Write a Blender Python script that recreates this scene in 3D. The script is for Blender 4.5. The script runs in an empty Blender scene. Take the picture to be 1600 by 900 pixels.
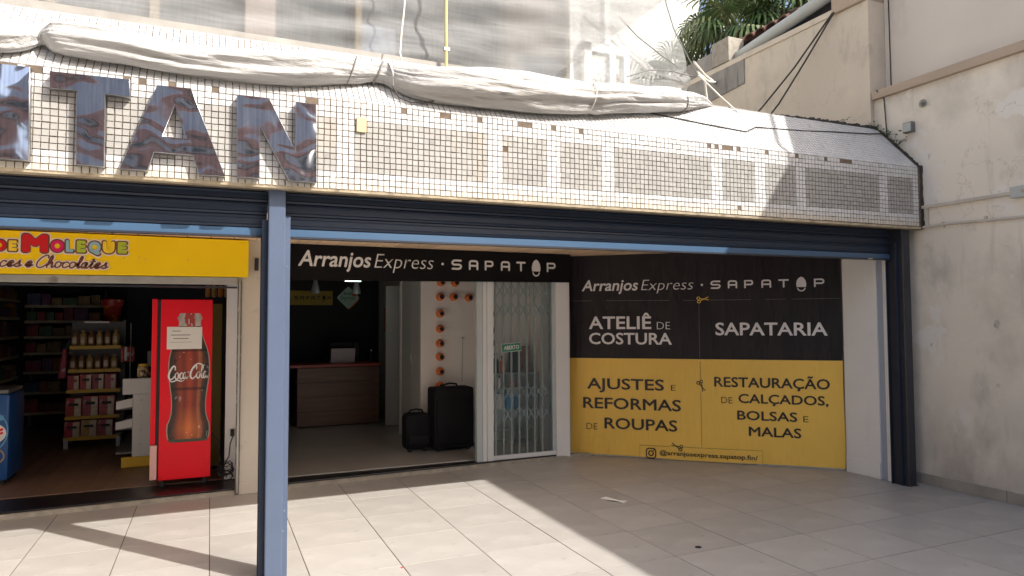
import bpy, bmesh, math, random
from mathutils import Vector, Matrix
R = random.Random(7)
SC = bpy.context.scene
COL = SC.collection

# ------------------------------------------------------------------ camera, sky, sun, exposure
cam = bpy.data.cameras.new('camera'); cam_o = bpy.data.objects.new('camera', cam); COL.objects.link(cam_o)
_r = Vector((0.91499, -0.40345, -0.00415)); _u = Vector((-0.01464, -0.04348, 0.99895)); _f = Vector((0.40321, 0.91397, 0.04569))
cam_o.matrix_world = Matrix(((_r.x, _u.x, -_f.x, 0), (_r.y, _u.y, -_f.y, 0), (_r.z, _u.z, -_f.z, 1.65), (0, 0, 0, 1)))
cam.sensor_width = 36; cam.lens = 1067.77 / 1600 * 36; cam.clip_start = .05; cam.clip_end = 2000
SC.camera = cam_o
SUN_EL = math.radians(42.1); SUN_AZ = math.atan2(.63, -.776)
W = bpy.data.worlds.new('World'); SC.world = W; W.use_nodes = True
_n = W.node_tree.nodes; _bg = _n['Background']
_sky = _n.new('ShaderNodeTexSky'); _sky.sky_type = 'NISHITA'; _sky.sun_disc = False
_sky.sun_elevation = SUN_EL; _sky.sun_rotation = SUN_AZ; _sky.air_density = 1.0; _sky.dust_density = 5.0
W.node_tree.links.new(_sky.outputs[0], _bg.inputs[0]); _bg.inputs[1].default_value = .15
_sl = bpy.data.lights.new('sun', 'SUN'); _sl.energy = 3.9; _sl.angle = math.radians(.5); _sl.color = (1, .965, .91)
_so = bpy.data.objects.new('sun', _sl); COL.objects.link(_so)
_d = Vector((.63 * math.cos(SUN_EL), -.776 * math.cos(SUN_EL), math.sin(SUN_EL)))
_so.rotation_euler = _d.to_track_quat('Z', 'Y').to_euler(); _so.location = (8, -10, 14)
VS = SC.view_settings; VS.view_transform = 'Standard'; VS.look = 'None'; VS.exposure = .80; VS.gamma = 1

# ------------------------------------------------------------------ materials
def mat(name, col, rough=.6, metal=0., n=None, bump=None, rnd=0., stains=(), spec=.5, attr=None, emit=None, coord='Object', cracks=None, zband=None):
    m = bpy.data.materials.new(name); m.use_nodes = True; t = m.node_tree; N = t.nodes; L = t.links
    b = N['Principled BSDF']; b.inputs['Roughness'].default_value = rough; b.inputs['Metallic'].default_value = metal
    b.inputs['Specular IOR Level'].default_value = spec
    tc = N.new('ShaderNodeTexCoord').outputs[coord]
    def vec(st):
        mp = N.new('ShaderNodeMapping'); mp.inputs['Scale'].default_value = st; L.new(tc, mp.inputs[0]); return mp.outputs[0]
    def noise(scale, det=5, st=None, rg=.55):
        x = N.new('ShaderNodeTexNoise'); x.inputs['Scale'].default_value = scale; x.inputs['Detail'].default_value = det
        x.inputs['Roughness'].default_value = rg
        L.new(vec(st) if st else tc, x.inputs['Vector']); return x.outputs['Fac']
    def mixc(fac, a, bb, mode='MIX'):
        x = N.new('ShaderNodeMix'); x.data_type = 'RGBA'; x.blend_type = mode
        if isinstance(fac, float): x.inputs[0].default_value = fac
        else: L.new(fac, x.inputs[0])
        for i, v in ((6, a), (7, bb)):
            if isinstance(v, tuple): x.inputs[i].default_value = (*v[:3], 1)
            else: L.new(v, x.inputs[i])
        return x.outputs[2]
    def rng(v, a, bb, c, d):
        x = N.new('ShaderNodeMapRange'); L.new(v, x.inputs[0])
        for i, k in enumerate((a, bb, c, d)): x.inputs[i + 1].default_value = k
        return x.outputs[0]
    c = tuple(col)
    if attr:
        x = N.new('ShaderNodeAttribute'); x.attribute_name = attr; c = x.outputs['Color']
    if n:
        st = n[2] if len(n) > 2 else None
        g = rng(noise(n[0], 6, st), .3, .7, 1 - n[1], 1 + n[1])
        cc = N.new('ShaderNodeCombineColor')
        for i in range(3): L.new(g, cc.inputs[i])
        c = mixc(1., c, cc.outputs[0], 'MULTIPLY')
    if rnd:
        oi = N.new('ShaderNodeObjectInfo'); g = rng(oi.outputs['Random'], 0, 1, 1 - rnd, 1 + rnd)
        cc = N.new('ShaderNodeCombineColor')
        for i in range(3): L.new(g, cc.inputs[i])
        c = mixc(1., c, cc.outputs[0], 'MULTIPLY')
    for s in stains:
        f = rng(noise(s[1], s[5] if len(s) > 5 else 7, s[4] if len(s) > 4 else None, .62), s[2], s[3], 0, s[6] if len(s) > 6 else 1)
        c = mixc(f, c, s[0])
    if cracks:
        v_ = noise(cracks[1], 8, None, .6); ab = N.new('ShaderNodeMath'); ab.operation = 'SUBTRACT'; L.new(v_, ab.inputs[0]); ab.inputs[1].default_value = .5
        a2 = N.new('ShaderNodeMath'); a2.operation = 'ABSOLUTE'; L.new(ab.outputs[0], a2.inputs[0])
        mk = rng(noise(cracks[1] * .45, 3), .52, .60, 0, 1); f = rng(a2.outputs[0], 0, cracks[2], cracks[3], 0)
        ml = N.new('ShaderNodeMath'); ml.operation = 'MULTIPLY'; L.new(mk, ml.inputs[0]); L.new(f, ml.inputs[1]); c = mixc(ml.outputs[0], c, cracks[0])
    if zband:
        sx = N.new('ShaderNodeSeparateXYZ'); L.new(tc, sx.inputs[0]); g1 = rng(sx.outputs[2], zband[1], zband[2], 1, 0); g2 = rng(noise(zband[3], 8, (1, 1, .6)), .38, .62, .15, 1)
        ml = N.new('ShaderNodeMath'); ml.operation = 'MULTIPLY'; L.new(g1, ml.inputs[0]); L.new(g2, ml.inputs[1]); c = mixc(ml.outputs[0], c, zband[0])
    if isinstance(c, tuple): b.inputs['Base Color'].default_value = (*c, 1)
    else: L.new(c, b.inputs['Base Color'])
    if bump:
        bp = N.new('ShaderNodeBump'); bp.inputs['Strength'].default_value = bump[1]; bp.inputs['Distance'].default_value = bump[2] if len(bump) > 2 else .01
        L.new(noise(bump[0], bump[4] if len(bump) > 4 else 4, bump[3] if len(bump) > 3 else None), bp.inputs['Height']); L.new(bp.outputs[0], b.inputs['Normal'])
    if emit:
        b.inputs['Emission Color'].default_value = (*emit[:3], 1); b.inputs['Emission Strength'].default_value = emit[3]
    return m

M = {}
M['pave'] = mat('porcelain_tile', (.40, .375, .345), .40, n=(3.2, .07), rnd=.075, spec=.4, bump=(60, .03, .003), coord='Generated' if False else 'Object',
                stains=[((.50, .475, .44), 2.3, .54, .70, (1, 1.7, 1), 9, .7), ((.34, .30, .26), 1.7, .56, .78, (1.4, 1, 1), 9, .45), ((.25, .22, .19), 9, .61, .74, None, 6, .6), ((.22, .20, .17), 38, .70, .76, None, 3, .5), ((.20, .18, .16), .6, .60, .78, None, 10, .35)])
M['grout'] = mat('tile_grout', (.11, .092, .075), .9, n=(6, .4))
M['ground'] = mat('ground_paving', (.50, .45, .38), .7, n=(1.5, .12))
M['grout_dark'] = mat('mosaic_grout', (.145, .11, .08), .95, n=(30, .25))
M['mosaic'] = mat('mosaic_tile', (.8, .8, .78), .32, attr='tint', n=(6, .05), rnd=.03, spec=.4, stains=[((.46, .35, .22), 2.2, .58, .80, (2.4, 1, .45), 9, .55), ((.30, .27, .23), 5, .63, .82, (1.6, 1, .5), 9, .5)])
M['cement'] = mat('raw_cement', (.33, .30, .25), .9, n=(12, .2), bump=(40, .4, .01))
M['cement_stain'] = mat('stained_cement', (.47, .39, .27), .9, n=(9, .2), bump=(60, .3, .005), stains=[((.25, .2, .14), 14, .52, .7)])
M['patch'] = mat('grey_render_patch', (.30, .285, .265), .9, n=(5, .2, (1, 1, .4)), bump=(20, .3, .01), stains=[((.12, .11, .10), 3, .55, .75, (1, 3, .3))])
M['wall'] = mat('beige_render', (.77, .70, .595), .88, n=(1.1, .07), bump=(35, .25, .006),
                stains=[((.44, .39, .32), .95, .51, .72, (1, 1, .75), 11, .75), ((.24, .23, .20), 1.6, .575, .78, (1, 1, .55), 13, .75),
                        ((.80, .76, .70), 2.1, .595, .625, None, 10, .75), ((.17, .16, .14), 5.5, .655, .74, (1, 1, .6), 11, .8), ((.45, .40, .33), 7, .60, .72, (1, 1, .12), 6, .4)], cracks=((.26, .23, .20), 1.3, .005, .4), zband=((.42, .38, .33), .1, 1.1, 2.2))
M['wall_up'] = mat('beige_render_upper', (.71, .64, .555), .88, n=(.9, .06), bump=(30, .2, .006), stains=[((.36, .33, .29), 1.3, .58, .8, (1, 1, .4), 9, .6)])
M['wall_back'] = mat('ochre_render', (.66, .575, .465), .88, n=(.8, .06), bump=(30, .2, .006),
                     stains=[((.42, .38, .32), 1.3, .52, .74, (1, 1, 1), 11, .75), ((.28, .26, .23), 4.5, .57, .76, (1, 1, .35), 10, .6)], cracks=((.22, .2, .17), 1.1, .004, .4))
M['trim'] = mat('brown_ledge_paint', (.46, .36, .27), .8, n=(4, .1, (1, .3, 1)), bump=(30, .2, .005))
M['skirt'] = mat('skirting_tile', (.33, .30, .26), .5, n=(5, .12), rnd=.06)
M['slate'] = mat('slate_blue_paint', (.078, .105, .165), .38, n=(4, .05), bump=(25, .04, .003), spec=.5, stains=[((.16, .19, .25), 6, .62, .8, (1, 1, .2), 6, .5), ((.22, .22, .23), 24, .70, .73, None, 4, .8), ((.10, .06, .04), 11, .68, .72, (1, 1, .35), 5, .6)])
M['shutter'] = mat('dark_shutter_paint', (.020, .031, .054), .42, n=(3, .08, (.3, 1, 1)), spec=.35, bump=(18, .05, .003))
M['rail'] = mat('blue_rail_paint', (.058, .115, .20), .30, n=(3, .06, (.2, 1, 1)))
M['navy'] = mat('near_black_and_post_shade', (.022, .024, .034), .4, n=(5, .1))
def steel_mat():
    m = bpy.data.materials.new('mirror_steel'); m.use_nodes = True; N = m.node_tree.nodes; L = m.node_tree.links; b = N['Principled BSDF']
    b.inputs['Metallic'].default_value = 1; b.inputs['Roughness'].default_value = .085
    tc = N.new('ShaderNodeTexCoord'); gm = N.new('ShaderNodeNewGeometry')
    n0 = N.new('ShaderNodeTexNoise'); n0.inputs['Scale'].default_value = 4.2; n0.inputs['Detail'].default_value = .4; L.new(gm.outputs['Position'], n0.inputs['Vector'])
    w = N.new('ShaderNodeTexWave'); w.wave_type = 'RINGS'; w.inputs['Scale'].default_value = 4.4; w.inputs['Distortion'].default_value = 9; w.inputs['Detail'].default_value = 1.0; w.inputs['Detail Scale'].default_value = 1.1; L.new(gm.outputs['Position'], w.inputs['Vector'])
    a = N.new('ShaderNodeMath'); a.operation = 'MULTIPLY_ADD'; L.new(w.outputs['Fac'], a.inputs[0]); a.inputs[1].default_value = .048; L.new(n0.outputs['Fac'], a.inputs[2])
    bp = N.new('ShaderNodeBump'); bp.inputs['Strength'].default_value = .42; bp.inputs['Distance'].default_value = .055; L.new(a.outputs[0], bp.inputs['Height']); L.new(bp.outputs[0], b.inputs['Normal'])
    mp = N.new('ShaderNodeMapping'); mp.inputs['Scale'].default_value = (26, 1, 1.2); L.new(gm.outputs['Position'], mp.inputs[0]); n1 = N.new('ShaderNodeTexNoise'); n1.inputs['Scale'].default_value = 2.5; n1.inputs['Detail'].default_value = 4; L.new(mp.outputs[0], n1.inputs['Vector'])
    r = N.new('ShaderNodeValToRGB'); r.color_ramp.elements[0].position = .35; r.color_ramp.elements[0].color = (.56, .59, .66, 1); r.color_ramp.elements[1].position = .7; r.color_ramp.elements[1].color = (.82, .82, .85, 1); L.new(n1.outputs['Fac'], r.inputs[0]); L.new(r.outputs[0], b.inputs['Base Color'])
    return m
M['steel'] = steel_mat()
M['steel_side'] = mat('steel_return', (.45, .45, .47), .28, 1., bump=(20, .15, .01))
M['metal'] = mat('weathered_aluminium', (.42, .42, .40), .45, .6, n=(6, .15), stains=[((.12, .10, .07), 6, .58, .75)])
M['rust'] = mat('rusty_track', (.22, .17, .12), .75, .3, n=(14, .3), stains=[((.48, .44, .38), 9, .55, .6), ((.09, .05, .03), 16, .55, .7)])
M['pier'] = mat('cream_pier_paint', (.60, .54, .46), .8, n=(2, .05), bump=(25, .15, .004), stains=[((.40, .36, .31), 5, .62, .8)])
M['white'] = mat('white_paint', (.84, .835, .83), .6, n=(2, .03), bump=(20, .08, .003), stains=[((.55, .53, .50), 3, .62, .85, (1, 1, .5), 6, .6)])
M['frame_white'] = mat('white_aluminium', (.72, .73, .73), .38, n=(4, .03))
M['frame_grey'] = mat('grey_aluminium', (.50, .55, .56), .4, n=(4, .04))
M['groove'] = mat('blue_grey_strip', (.36, .41, .50), .5)
M['yellow'] = mat('yellow_sign_sheet', (.95, .655, .004), .45, spec=.25, n=(.9, .05), stains=[((.55, .36, .01), 11, .72, .78, (1, 1, 1.6), 6, .8)])
M['wood'] = mat('pale_wood_panel', (.93, .66, .43), .5, n=(3, .10, (14, .7, 14)), rnd=.12, bump=(40, .1, .002, (6, .4, 6)))
M['black'] = mat('black_sign_sheet', (.007, .006, .007), .5, n=(3, .1), spec=.15)
M['letter'] = mat('white_lettering', (.80, .78, .76), .45)
M['bn_black'] = mat('banner_black', (.015, .011, .014), .5, spec=.3, n=(2, .1), bump=(3.0, .8, .04, (2.2, 1, .6)))
M['bn_yellow'] = mat('banner_yellow', (.90, .57, .10), .5, n=(1.2, .05), bump=(2.6, .8, .04, (2.2, 1, .6)))
M['bn_white'] = mat('banner_white_print', (.78, .75, .76), .45)
M['bn_dark'] = mat('banner_dark_print', (.022, .016, .014), .45)
M['bn_gold'] = mat('banner_gold_print', (.80, .52, .10), .45)
M['bn_line'] = mat('banner_thin_print', (.16, .14, .14), .5)
M['bn_line2'] = mat('banner_thin_brown_print', (.25, .14, .03), .5)
M['red'] = mat('red_enamel', (.85, .004, .016), .35, spec=.3, n=(1.2, .06), bump=(30, .02, .002), stains=[((.46, .05, .06), 4, .60, .85, (1, 1, .4), 7, .45)])
M['gasket'] = mat('black_rubber', (.012, .012, .012), .6)
M['pink'] = mat('faded_pink_plastic', (.78, .44, .40), .5, n=(6, .05))
M['olive'] = mat('yellow_green_panel', (.40, .33, .035), .4, n=(2, .06))
M['print'] = mat('bottle_print', (.5, .1, .05), .3, attr='tint')
M['paper'] = mat('white_paper', (.80, .77, .72), .7, n=(5, .03), bump=(6, .3, .01))
M['ink'] = mat('grey_ink', (.25, .23, .23), .7)
M['granite'] = mat('black_granite', (.014, .012, .014), .32, n=(40, .3))
M['wfloor'] = mat('brown_wood_floor', (.20, .125, .085), .42, n=(2.5, .2, (.8, 7, 1)), rnd=.08)
M['tfloor'] = mat('glossy_cream_floor', (.48, .45, .41), .16, n=(1.3, .04), rnd=.02)
M['bwall'] = mat('black_interior_wall', (.010, .009, .011), .6)
M['dwall'] = mat('dark_interior_wall', (.035, .032, .032), .8, n=(2, .1))
M['panelwhite'] = mat('matt_white_panel', (.84, .79, .73), .6, n=(1, .03))
M['cab'] = mat('cabinet_laminate', (.62, .61, .58), .5, n=(1, .03))
M['dwood'] = mat('dark_wood_laminate', (.20, .105, .070), .4, n=(2, .2, (.7, 5, 9)))
M['mwood'] = mat('orange_wood_laminate', (.40, .22, .11), .5, n=(2, .2, (6, 6, .6)))
M['redtop'] = mat('red_counter_top', (.42, .055, .03), .35)
M['orange'] = mat('orange_thread', (.86, .22, .05), .6, bump=(90, .3, .004), n=(30, .08))
M['suit'] = mat('black_suitcase_fabric', (.006, .006, .008), .75, spec=.35, n=(80, .3), bump=(220, .3, .002))
M['chrome'] = mat('brushed_chrome', (.65, .65, .65), .22, 1.)
M['green'] = mat('dark_green_sign', (.02, .20, .12), .4)
M['mint'] = mat('mint_sign', (.60, .88, .74), .5)
M['dyellow'] = mat('mustard_sign', (.52, .38, .02), .5)
M['screen'] = mat('pale_laptop_lid', (.58, .52, .54), .4)
M['lamp_metal'] = mat('satin_lamp_metal', (.68, .68, .68), .38, .45)
M['lamp_on'] = mat('lit_lamp', (.9, 1, .95), .5, emit=(.75, 1., .88, 3.0))
M['grille'] = mat('grey_grille_paint', (.42, .46, .455), .45, n=(8, .08))
M['blue'] = mat('blue_freezer_print', (.010, .075, .26), .35, n=(1.5, .2))
M['ltblue'] = mat('light_blue_print', (.10, .36, .62), .4)
M['shelf_white'] = mat('white_shelf_steel', (.60, .62, .62), .4, n=(3, .05))
M['shelf_dark'] = mat('grey_shelf_steel', (.14, .14, .14), .5)
M['price'] = mat('yellow_price_rail', (.66, .42, .03), .45)
M['rope'] = mat('white_rope', (.76, .72, .64), .8, bump=(120, .5, .004))
M['cable'] = mat('dark_cable', (.05, .04, .035), .7)
M['wire'] = mat('black_wire', (.015, .014, .014), .6)
M['bamboo'] = mat('pale_wood_pole', (.62, .46, .22), .6, n=(8, .15, (3, 3, .6)))
M['clay'] = mat('clay_roof_tile', (.11, .045, .028), .85, n=(7, .3), rnd=.3, stains=[((.06, .04, .03), 6, .52, .7)])
M['pvc'] = mat('grey_drain_pipe', (.45, .47, .45), .5, n=(4, .06))
M['conduit'] = mat('painted_conduit', (.57, .51, .43), .7, n=(6, .1))
M['frond'] = mat('palm_leaf', (.055, .10, .025), .5, n=(5, .3), rnd=.25)
M['frond_dry'] = mat('pale_palm_leaf', (.19, .22, .09), .6, n=(5, .3), rnd=.2)
M['trunk'] = mat('palm_trunk', (.12, .085, .055), .9, n=(8, .3), bump=(20, .6, .02))
M['leaf'] = mat('weed_leaf', (.05, .085, .03), .6, n=(8, .3), rnd=.2)
M['roof_gravel'] = mat('flat_roof_cement', (.35, .33, .30), .9, n=(4, .2))
M['fac'] = mat('facade_paint', (.42, .41, .38), .8, n=(2, .06))
M['fac_pink'] = mat('facade_pinkish_panel', (.56, .47, .43), .8, n=(2, .05))
M['mull'] = mat('facade_beige_mullion', (.44, .36, .25), .6)
M['pane_dark'] = mat('grey_window_pane', (.13, .15, .165), .12, n=(1, .15), spec=.6)
M['pane_lt'] = mat('pale_blue_window_pane', (.42, .48, .58), .2, n=(1, .1), spec=.6)
M['nwhite'] = mat('neighbour_white_paint', (.76, .76, .74), .7, n=(3, .03))
M['ngrey'] = mat('neighbour_wall_pale_sky', (.55, .56, .54), .8, n=(2, .15))
M['brick_red'] = mat('red_brick_facade', (.36, .115, .07), .85, n=(3, .3), bump=(12, .5, .03))
M['cream_fac'] = mat('cream_facade', (.55, .50, .42), .85, n=(2, .1))
M['glass_dark'] = mat('dark_window_glass', (.03, .04, .06), .08, spec=.8)
M['bounce_cream'] = mat('cream_house_paint', (.74, .66, .54), .85, n=(2, .06))
M['asphalt'] = mat('concrete_road', (.42, .38, .33), .85, n=(30, .2))

def glass_mat():
    m = bpy.data.materials.new('door_glass'); m.use_nodes = True; N = m.node_tree.nodes; L = m.node_tree.links; N.clear()
    o = N.new('ShaderNodeOutputMaterial'); t = N.new('ShaderNodeBsdfTransparent'); t.inputs[0].default_value = (.96, .975, .97, 1)
    g = N.new('ShaderNodeBsdfGlossy'); g.inputs['Roughness'].default_value = .02; g.inputs[0].default_value = (.9, 1, 1, 1)
    f = N.new('ShaderNodeFresnel'); f.inputs[0].default_value = 1.45; x = N.new('ShaderNodeMixShader')
    L.new(f.outputs[0], x.inputs[0]); L.new(t.outputs[0], x.inputs[1]); L.new(g.outputs[0], x.inputs[2]); L.new(x.outputs[0], o.inputs[0]); return m
M['glass'] = glass_mat()

def net_mat(name, col, op, dens_scale=1.):
    m = bpy.data.materials.new(name); m.use_nodes = True; N = m.node_tree.nodes; L = m.node_tree.links; N.clear()
    o = N.new('ShaderNodeOutputMaterial'); t = N.new('ShaderNodeBsdfTransparent')
    d = N.new('ShaderNodeBsdfDiffuse'); d.inputs[0].default_value = (*col, 1); tl = N.new('ShaderNodeBsdfTranslucent'); tl.inputs[0].default_value = (*col, 1)
    a = N.new('ShaderNodeMixShader'); a.inputs[0].default_value = .35; L.new(d.outputs[0], a.inputs[1]); L.new(tl.outputs[0], a.inputs[2])
    tc = N.new('ShaderNodeTexCoord'); mp = N.new('ShaderNodeMapping'); mp.inputs['Scale'].default_value = (.7, 3, 11); mp.inputs['Rotation'].default_value = (0, .45, 0)
    L.new(tc.outputs['Object'], mp.inputs[0]); n1 = N.new('ShaderNodeTexNoise'); n1.inputs['Scale'].default_value = 3.0; n1.inputs['Detail'].default_value = 6; L.new(mp.outputs[0], n1.inputs['Vector'])
    mp2 = N.new('ShaderNodeMapping'); mp2.inputs['Scale'].default_value = (26, 3, 2); L.new(tc.outputs['Object'], mp2.inputs[0])
    n2 = N.new('ShaderNodeTexNoise'); n2.inputs['Scale'].default_value = 2.0; n2.inputs['Detail'].default_value = 3; L.new(mp2.outputs[0], n2.inputs['Vector'])
    ad = N.new('ShaderNodeMath'); ad.operation = 'ADD'; L.new(n1.outputs['Fac'], ad.inputs[0])
    n2m = N.new('ShaderNodeMath'); n2m.operation = 'MULTIPLY_ADD'; L.new(n2.outputs['Fac'], n2m.inputs[0]); n2m.inputs[1].default_value = .35; n2m.inputs[2].default_value = .325; L.new(n2m.outputs[0], ad.inputs[1])
    mr = N.new('ShaderNodeMapRange'); L.new(ad.outputs[0], mr.inputs[0]); mr.inputs[1].default_value = .75; mr.inputs[2].default_value = 1.25; mr.inputs[3].default_value = op - .13; mr.inputs[4].default_value = op + .13
    x = N.new('ShaderNodeMixShader'); L.new(mr.outputs[0], x.inputs[0]); L.new(t.outputs[0], x.inputs[1]); L.new(a.outputs[0], x.inputs[2]); L.new(x.outputs[0], o.inputs[0]); return m
M['net'] = net_mat('scaffold_net', (.40, .40, .39), .58)
M['net2'] = net_mat('scaffold_net_single', (.50, .51, .50), .52)
M['roll'] = mat('rolled_net_fabric', (.46, .45, .435), .9, n=(3, .08, (.5, 2, 2)), bump=(6, .9, .05, (.35, 2.2, 2.2), 7), stains=[((.36, .32, .27), 2.0, .50, .75, (.35, 1.8, 1.8), 9, .7), ((.30, .30, .30), 6, .62, .78, (.2, 1.5, 1.5), 8, .5)])
M['net_tie'] = mat('grey_tie_cord', (.22, .21, .20), .8)

# ------------------------------------------------------------------ mesh helpers
ORG = {}
def new_obj(name, mesh, parent=None, loc=(0, 0, 0)):
    o = bpy.data.objects.new(name, mesh); COL.objects.link(o)
    if parent is not None:
        o.parent = parent; ORG[o.name] = ORG.get(parent.name, Vector((0, 0, 0)))
    o.location = loc
    return o
def tag(o, label=None, cat=None, group=None, kind=None):
    for k, v in (('label', label), ('category', cat), ('group', group), ('kind', kind)):
        if v: o[k] = v
    return o
def thing(name, label, cat, loc=(0, 0, 0), rot=None, group=None):
    o = bpy.data.objects.new(name, None); COL.objects.link(o); o.location = loc; o.empty_display_size = .1
    if rot: o.rotation_euler = rot
    ORG[o.name] = Vector((0, 0, 0)) if rot else Vector(loc)
    return tag(o, label, cat, group)

class MB:
    def __init__(s): s.v = []; s.f = []; s.m = []
    def add(s, vs, fs, mi=0):
        k = len(s.v); s.v += [tuple(p) for p in vs]
        for f in fs: s.f.append([i + k for i in f]); s.m.append(mi)
        return s
    def box(s, x0, x1, y0, y1, z0, z1, mi=0):
        vs = [(x, y, z) for z in (z0, z1) for y in (y0, y1) for x in (x0, x1)]
        return s.add(vs, [(0, 2, 3, 1), (4, 5, 7, 6), (0, 1, 5, 4), (2, 6, 7, 3), (0, 4, 6, 2), (1, 3, 7, 5)], mi)
    def hexa(s, b, t, mi=0):       # bottom quad ccw, top quad ccw
        return s.add(list(b) + list(t), [(3, 2, 1, 0), (4, 5, 6, 7), (0, 1, 5, 4), (1, 2, 6, 5), (2, 3, 7, 6), (3, 0, 4, 7)], mi)
    def bar(s, a, b, w, h=None, mi=0, up=(0, 0, 1)):
        a = Vector(a); b = Vector(b); h = h or w; d = (b - a).normalized(); u = Vector(up)
        if abs(d.dot(u)) > .95: u = Vector((1, 0, 0))
        x = d.cross(u).normalized() * w / 2; y = x.cross(d).normalized() * h / 2
        return s.hexa([a - x - y, a + x - y, a + x + y, a - x + y], [b - x - y, b + x - y, b + x + y, b - x + y], mi)
    def tube(s, pts, r, n=8, mi=0, cap=True):
        pts = [Vector(p) for p in pts]; k0 = len(s.v); m = len(pts); up = Vector((0, 0, 1)); prev = None
        for i, p in enumerate(pts):
            d = (pts[min(i + 1, m - 1)] - pts[max(i - 1, 0)]).normalized()
            if prev is None:
                x = d.cross(up if abs(d.dot(up)) < .95 else Vector((1, 0, 0))).normalized()
            else: x = (prev - d * prev.dot(d)).normalized()
            prev = x; y = d.cross(x); rr = r[i] if isinstance(r, (list, tuple)) else r
            for j in range(n):
                a = 2 * math.pi * j / n; s.v.append(tuple(p + (x * math.cos(a) + y * math.sin(a)) * rr))
        for i in range(m - 1):
            for j in range(n):
                a = k0 + i * n + j; b = k0 + i * n + (j + 1) % n; s.f.append([a, b, b + n, a + n]); s.m.append(mi)
        if cap:
            s.f.append([k0 + j for j in range(n)][::-1]); s.m.append(mi); s.f.append([k0 + (m - 1) * n + j for j in range(n)]); s.m.append(mi)
        return s
    def lathe(s, prof, c=(0, 0, 0), n=16, axis='z', mi=0):
        k0 = len(s.v); m = len(prof)
        for r, h in prof:
            for j in range(n):
                a = 2 * math.pi * j / n; p = (r * math.cos(a), r * math.sin(a), h)
                if axis == 'y': p = (p[0], p[2], p[1])
                s.v.append((c[0] + p[0], c[1] + p[1], c[2] + p[2]))
        for i in range(m - 1):
            for j in range(n):
                a = k0 + i * n + j; b = k0 + i * n + (j + 1) % n; s.f.append([a, b, b + n, a + n]); s.m.append(mi)
        s.f.append([k0 + j for j in range(n)][::-1]); s.m.append(mi); s.f.append([k0 + (m - 1) * n + j for j in range(n)]); s.m.append(mi)
        return s
    def mesh(s, name, mats, smooth=False, bevel=0, origin=None):
        me = bpy.data.meshes.new(name); me.from_pydata(s.v, [], s.f)
        for m in (mats if isinstance(mats, (list, tuple)) else [mats]): me.materials.append(M[m] if isinstance(m, str) else m)
        me.polygons.foreach_set('material_index', s.m)
        bm = bmesh.new(); bm.from_mesh(me)
        bmesh.ops.recalc_face_normals(bm, faces=bm.faces)
        if bevel:
            es = [e for e in bm.edges if len(e.link_faces) == 2 and e.calc_face_angle(0) > .5]
            bmesh.ops.bevel(bm, geom=es, offset=bevel, segments=2, profile=.5, affect='EDGES', clamp_overlap=True)
        if origin is not None: bmesh.ops.translate(bm, verts=bm.verts, vec=-Vector(origin))
        bm.to_mesh(me); bm.free()
        if smooth:
            me.polygons.foreach_set('use_smooth', [True] * len(me.polygons))
            if smooth != 'all': me.set_sharp_from_angle(angle=.7)
        return me
    def build(s, name, mats, parent=None, smooth=False, bevel=0, loc=None):
        org = ORG.get(parent.name, Vector((0, 0, 0))) if parent is not None else Vector(loc or (0, 0, 0))
        o = new_obj(name, s.mesh(name, mats, smooth, bevel, org), parent, loc or (0, 0, 0))
        if parent is None: ORG[o.name] = org
        return o
def box(name, m, parent, x0, x1, y0, y1, z0, z1, bevel=0):
    return MB().box(x0, x1, y0, y1, z0, z1).build(name, m, parent, bevel=bevel)

# flat shapes live in x (right), z (up), facing -y; f maps local (x,z,depth) to the thing's space
def xform(me, f):
    for v in me.vertices: v.co = f(v.co.x, v.co.y, v.co.z)
    me.update()
def set_mat(me, m):
    me.materials.clear(); me.materials.append(M[m])
_CAP = []
def cap_height():
    if not _CAP:
        c = bpy.data.curves.new('t', 'FONT'); c.body = 'H'; o = bpy.data.objects.new('t', c); me = bpy.data.meshes.new_from_object(o); bpy.data.objects.remove(o)
        _CAP.append(max(v.co.y for v in me.vertices)); bpy.data.meshes.remove(me)
    return _CAP[0]
def text_mesh(s, x0, x1, base, cap, offset=0., shear=0., ext=.0015, spacing=1.):
    c = bpy.data.curves.new('lettering', 'FONT'); c.body = s; c.offset = min(offset, 0); c.shear = shear; c.extrude = 0; c.resolution_u = 3; c.space_character = spacing
    o = bpy.data.objects.new('tmp', c); me = bpy.data.meshes.new_from_object(o); bpy.data.objects.remove(o)
    ch = cap_height() + 2 * max(offset, 0)
    xs = [v.co.x for v in me.vertices]; a, b = min(xs), max(xs)
    po = max(offset, 0); sx = (x1 - x0) / (b - a + 2 * po); sz = cap / ch
    for v in me.vertices: v.co = ((v.co.x - a + po) * sx + x0, (v.co.y + max(offset, 0)) * sz + base, 0)
    bm = bmesh.new(); bm.from_mesh(me)
    if offset > 0:
        base = bm.faces[:]; kx = offset * sx; kz = offset * sz
        for i in range(10):
            a_ = 2 * math.pi * i / 10; dq = bmesh.ops.duplicate(bm, geom=base)
            bmesh.ops.translate(bm, verts=[q for q in dq['geom'] if isinstance(q, bmesh.types.BMVert)], vec=(kx * math.cos(a_), kz * math.sin(a_), .00004 * (i + 1)))
    g = bmesh.ops.extrude_face_region(bm, geom=bm.faces[:]); bmesh.ops.translate(bm, verts=[x for x in g['geom'] if isinstance(x, bmesh.types.BMVert)], vec=(0, 0, ext))
    bmesh.ops.recalc_face_normals(bm, faces=bm.faces); bm.to_mesh(me); bm.free()
    return me
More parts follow.
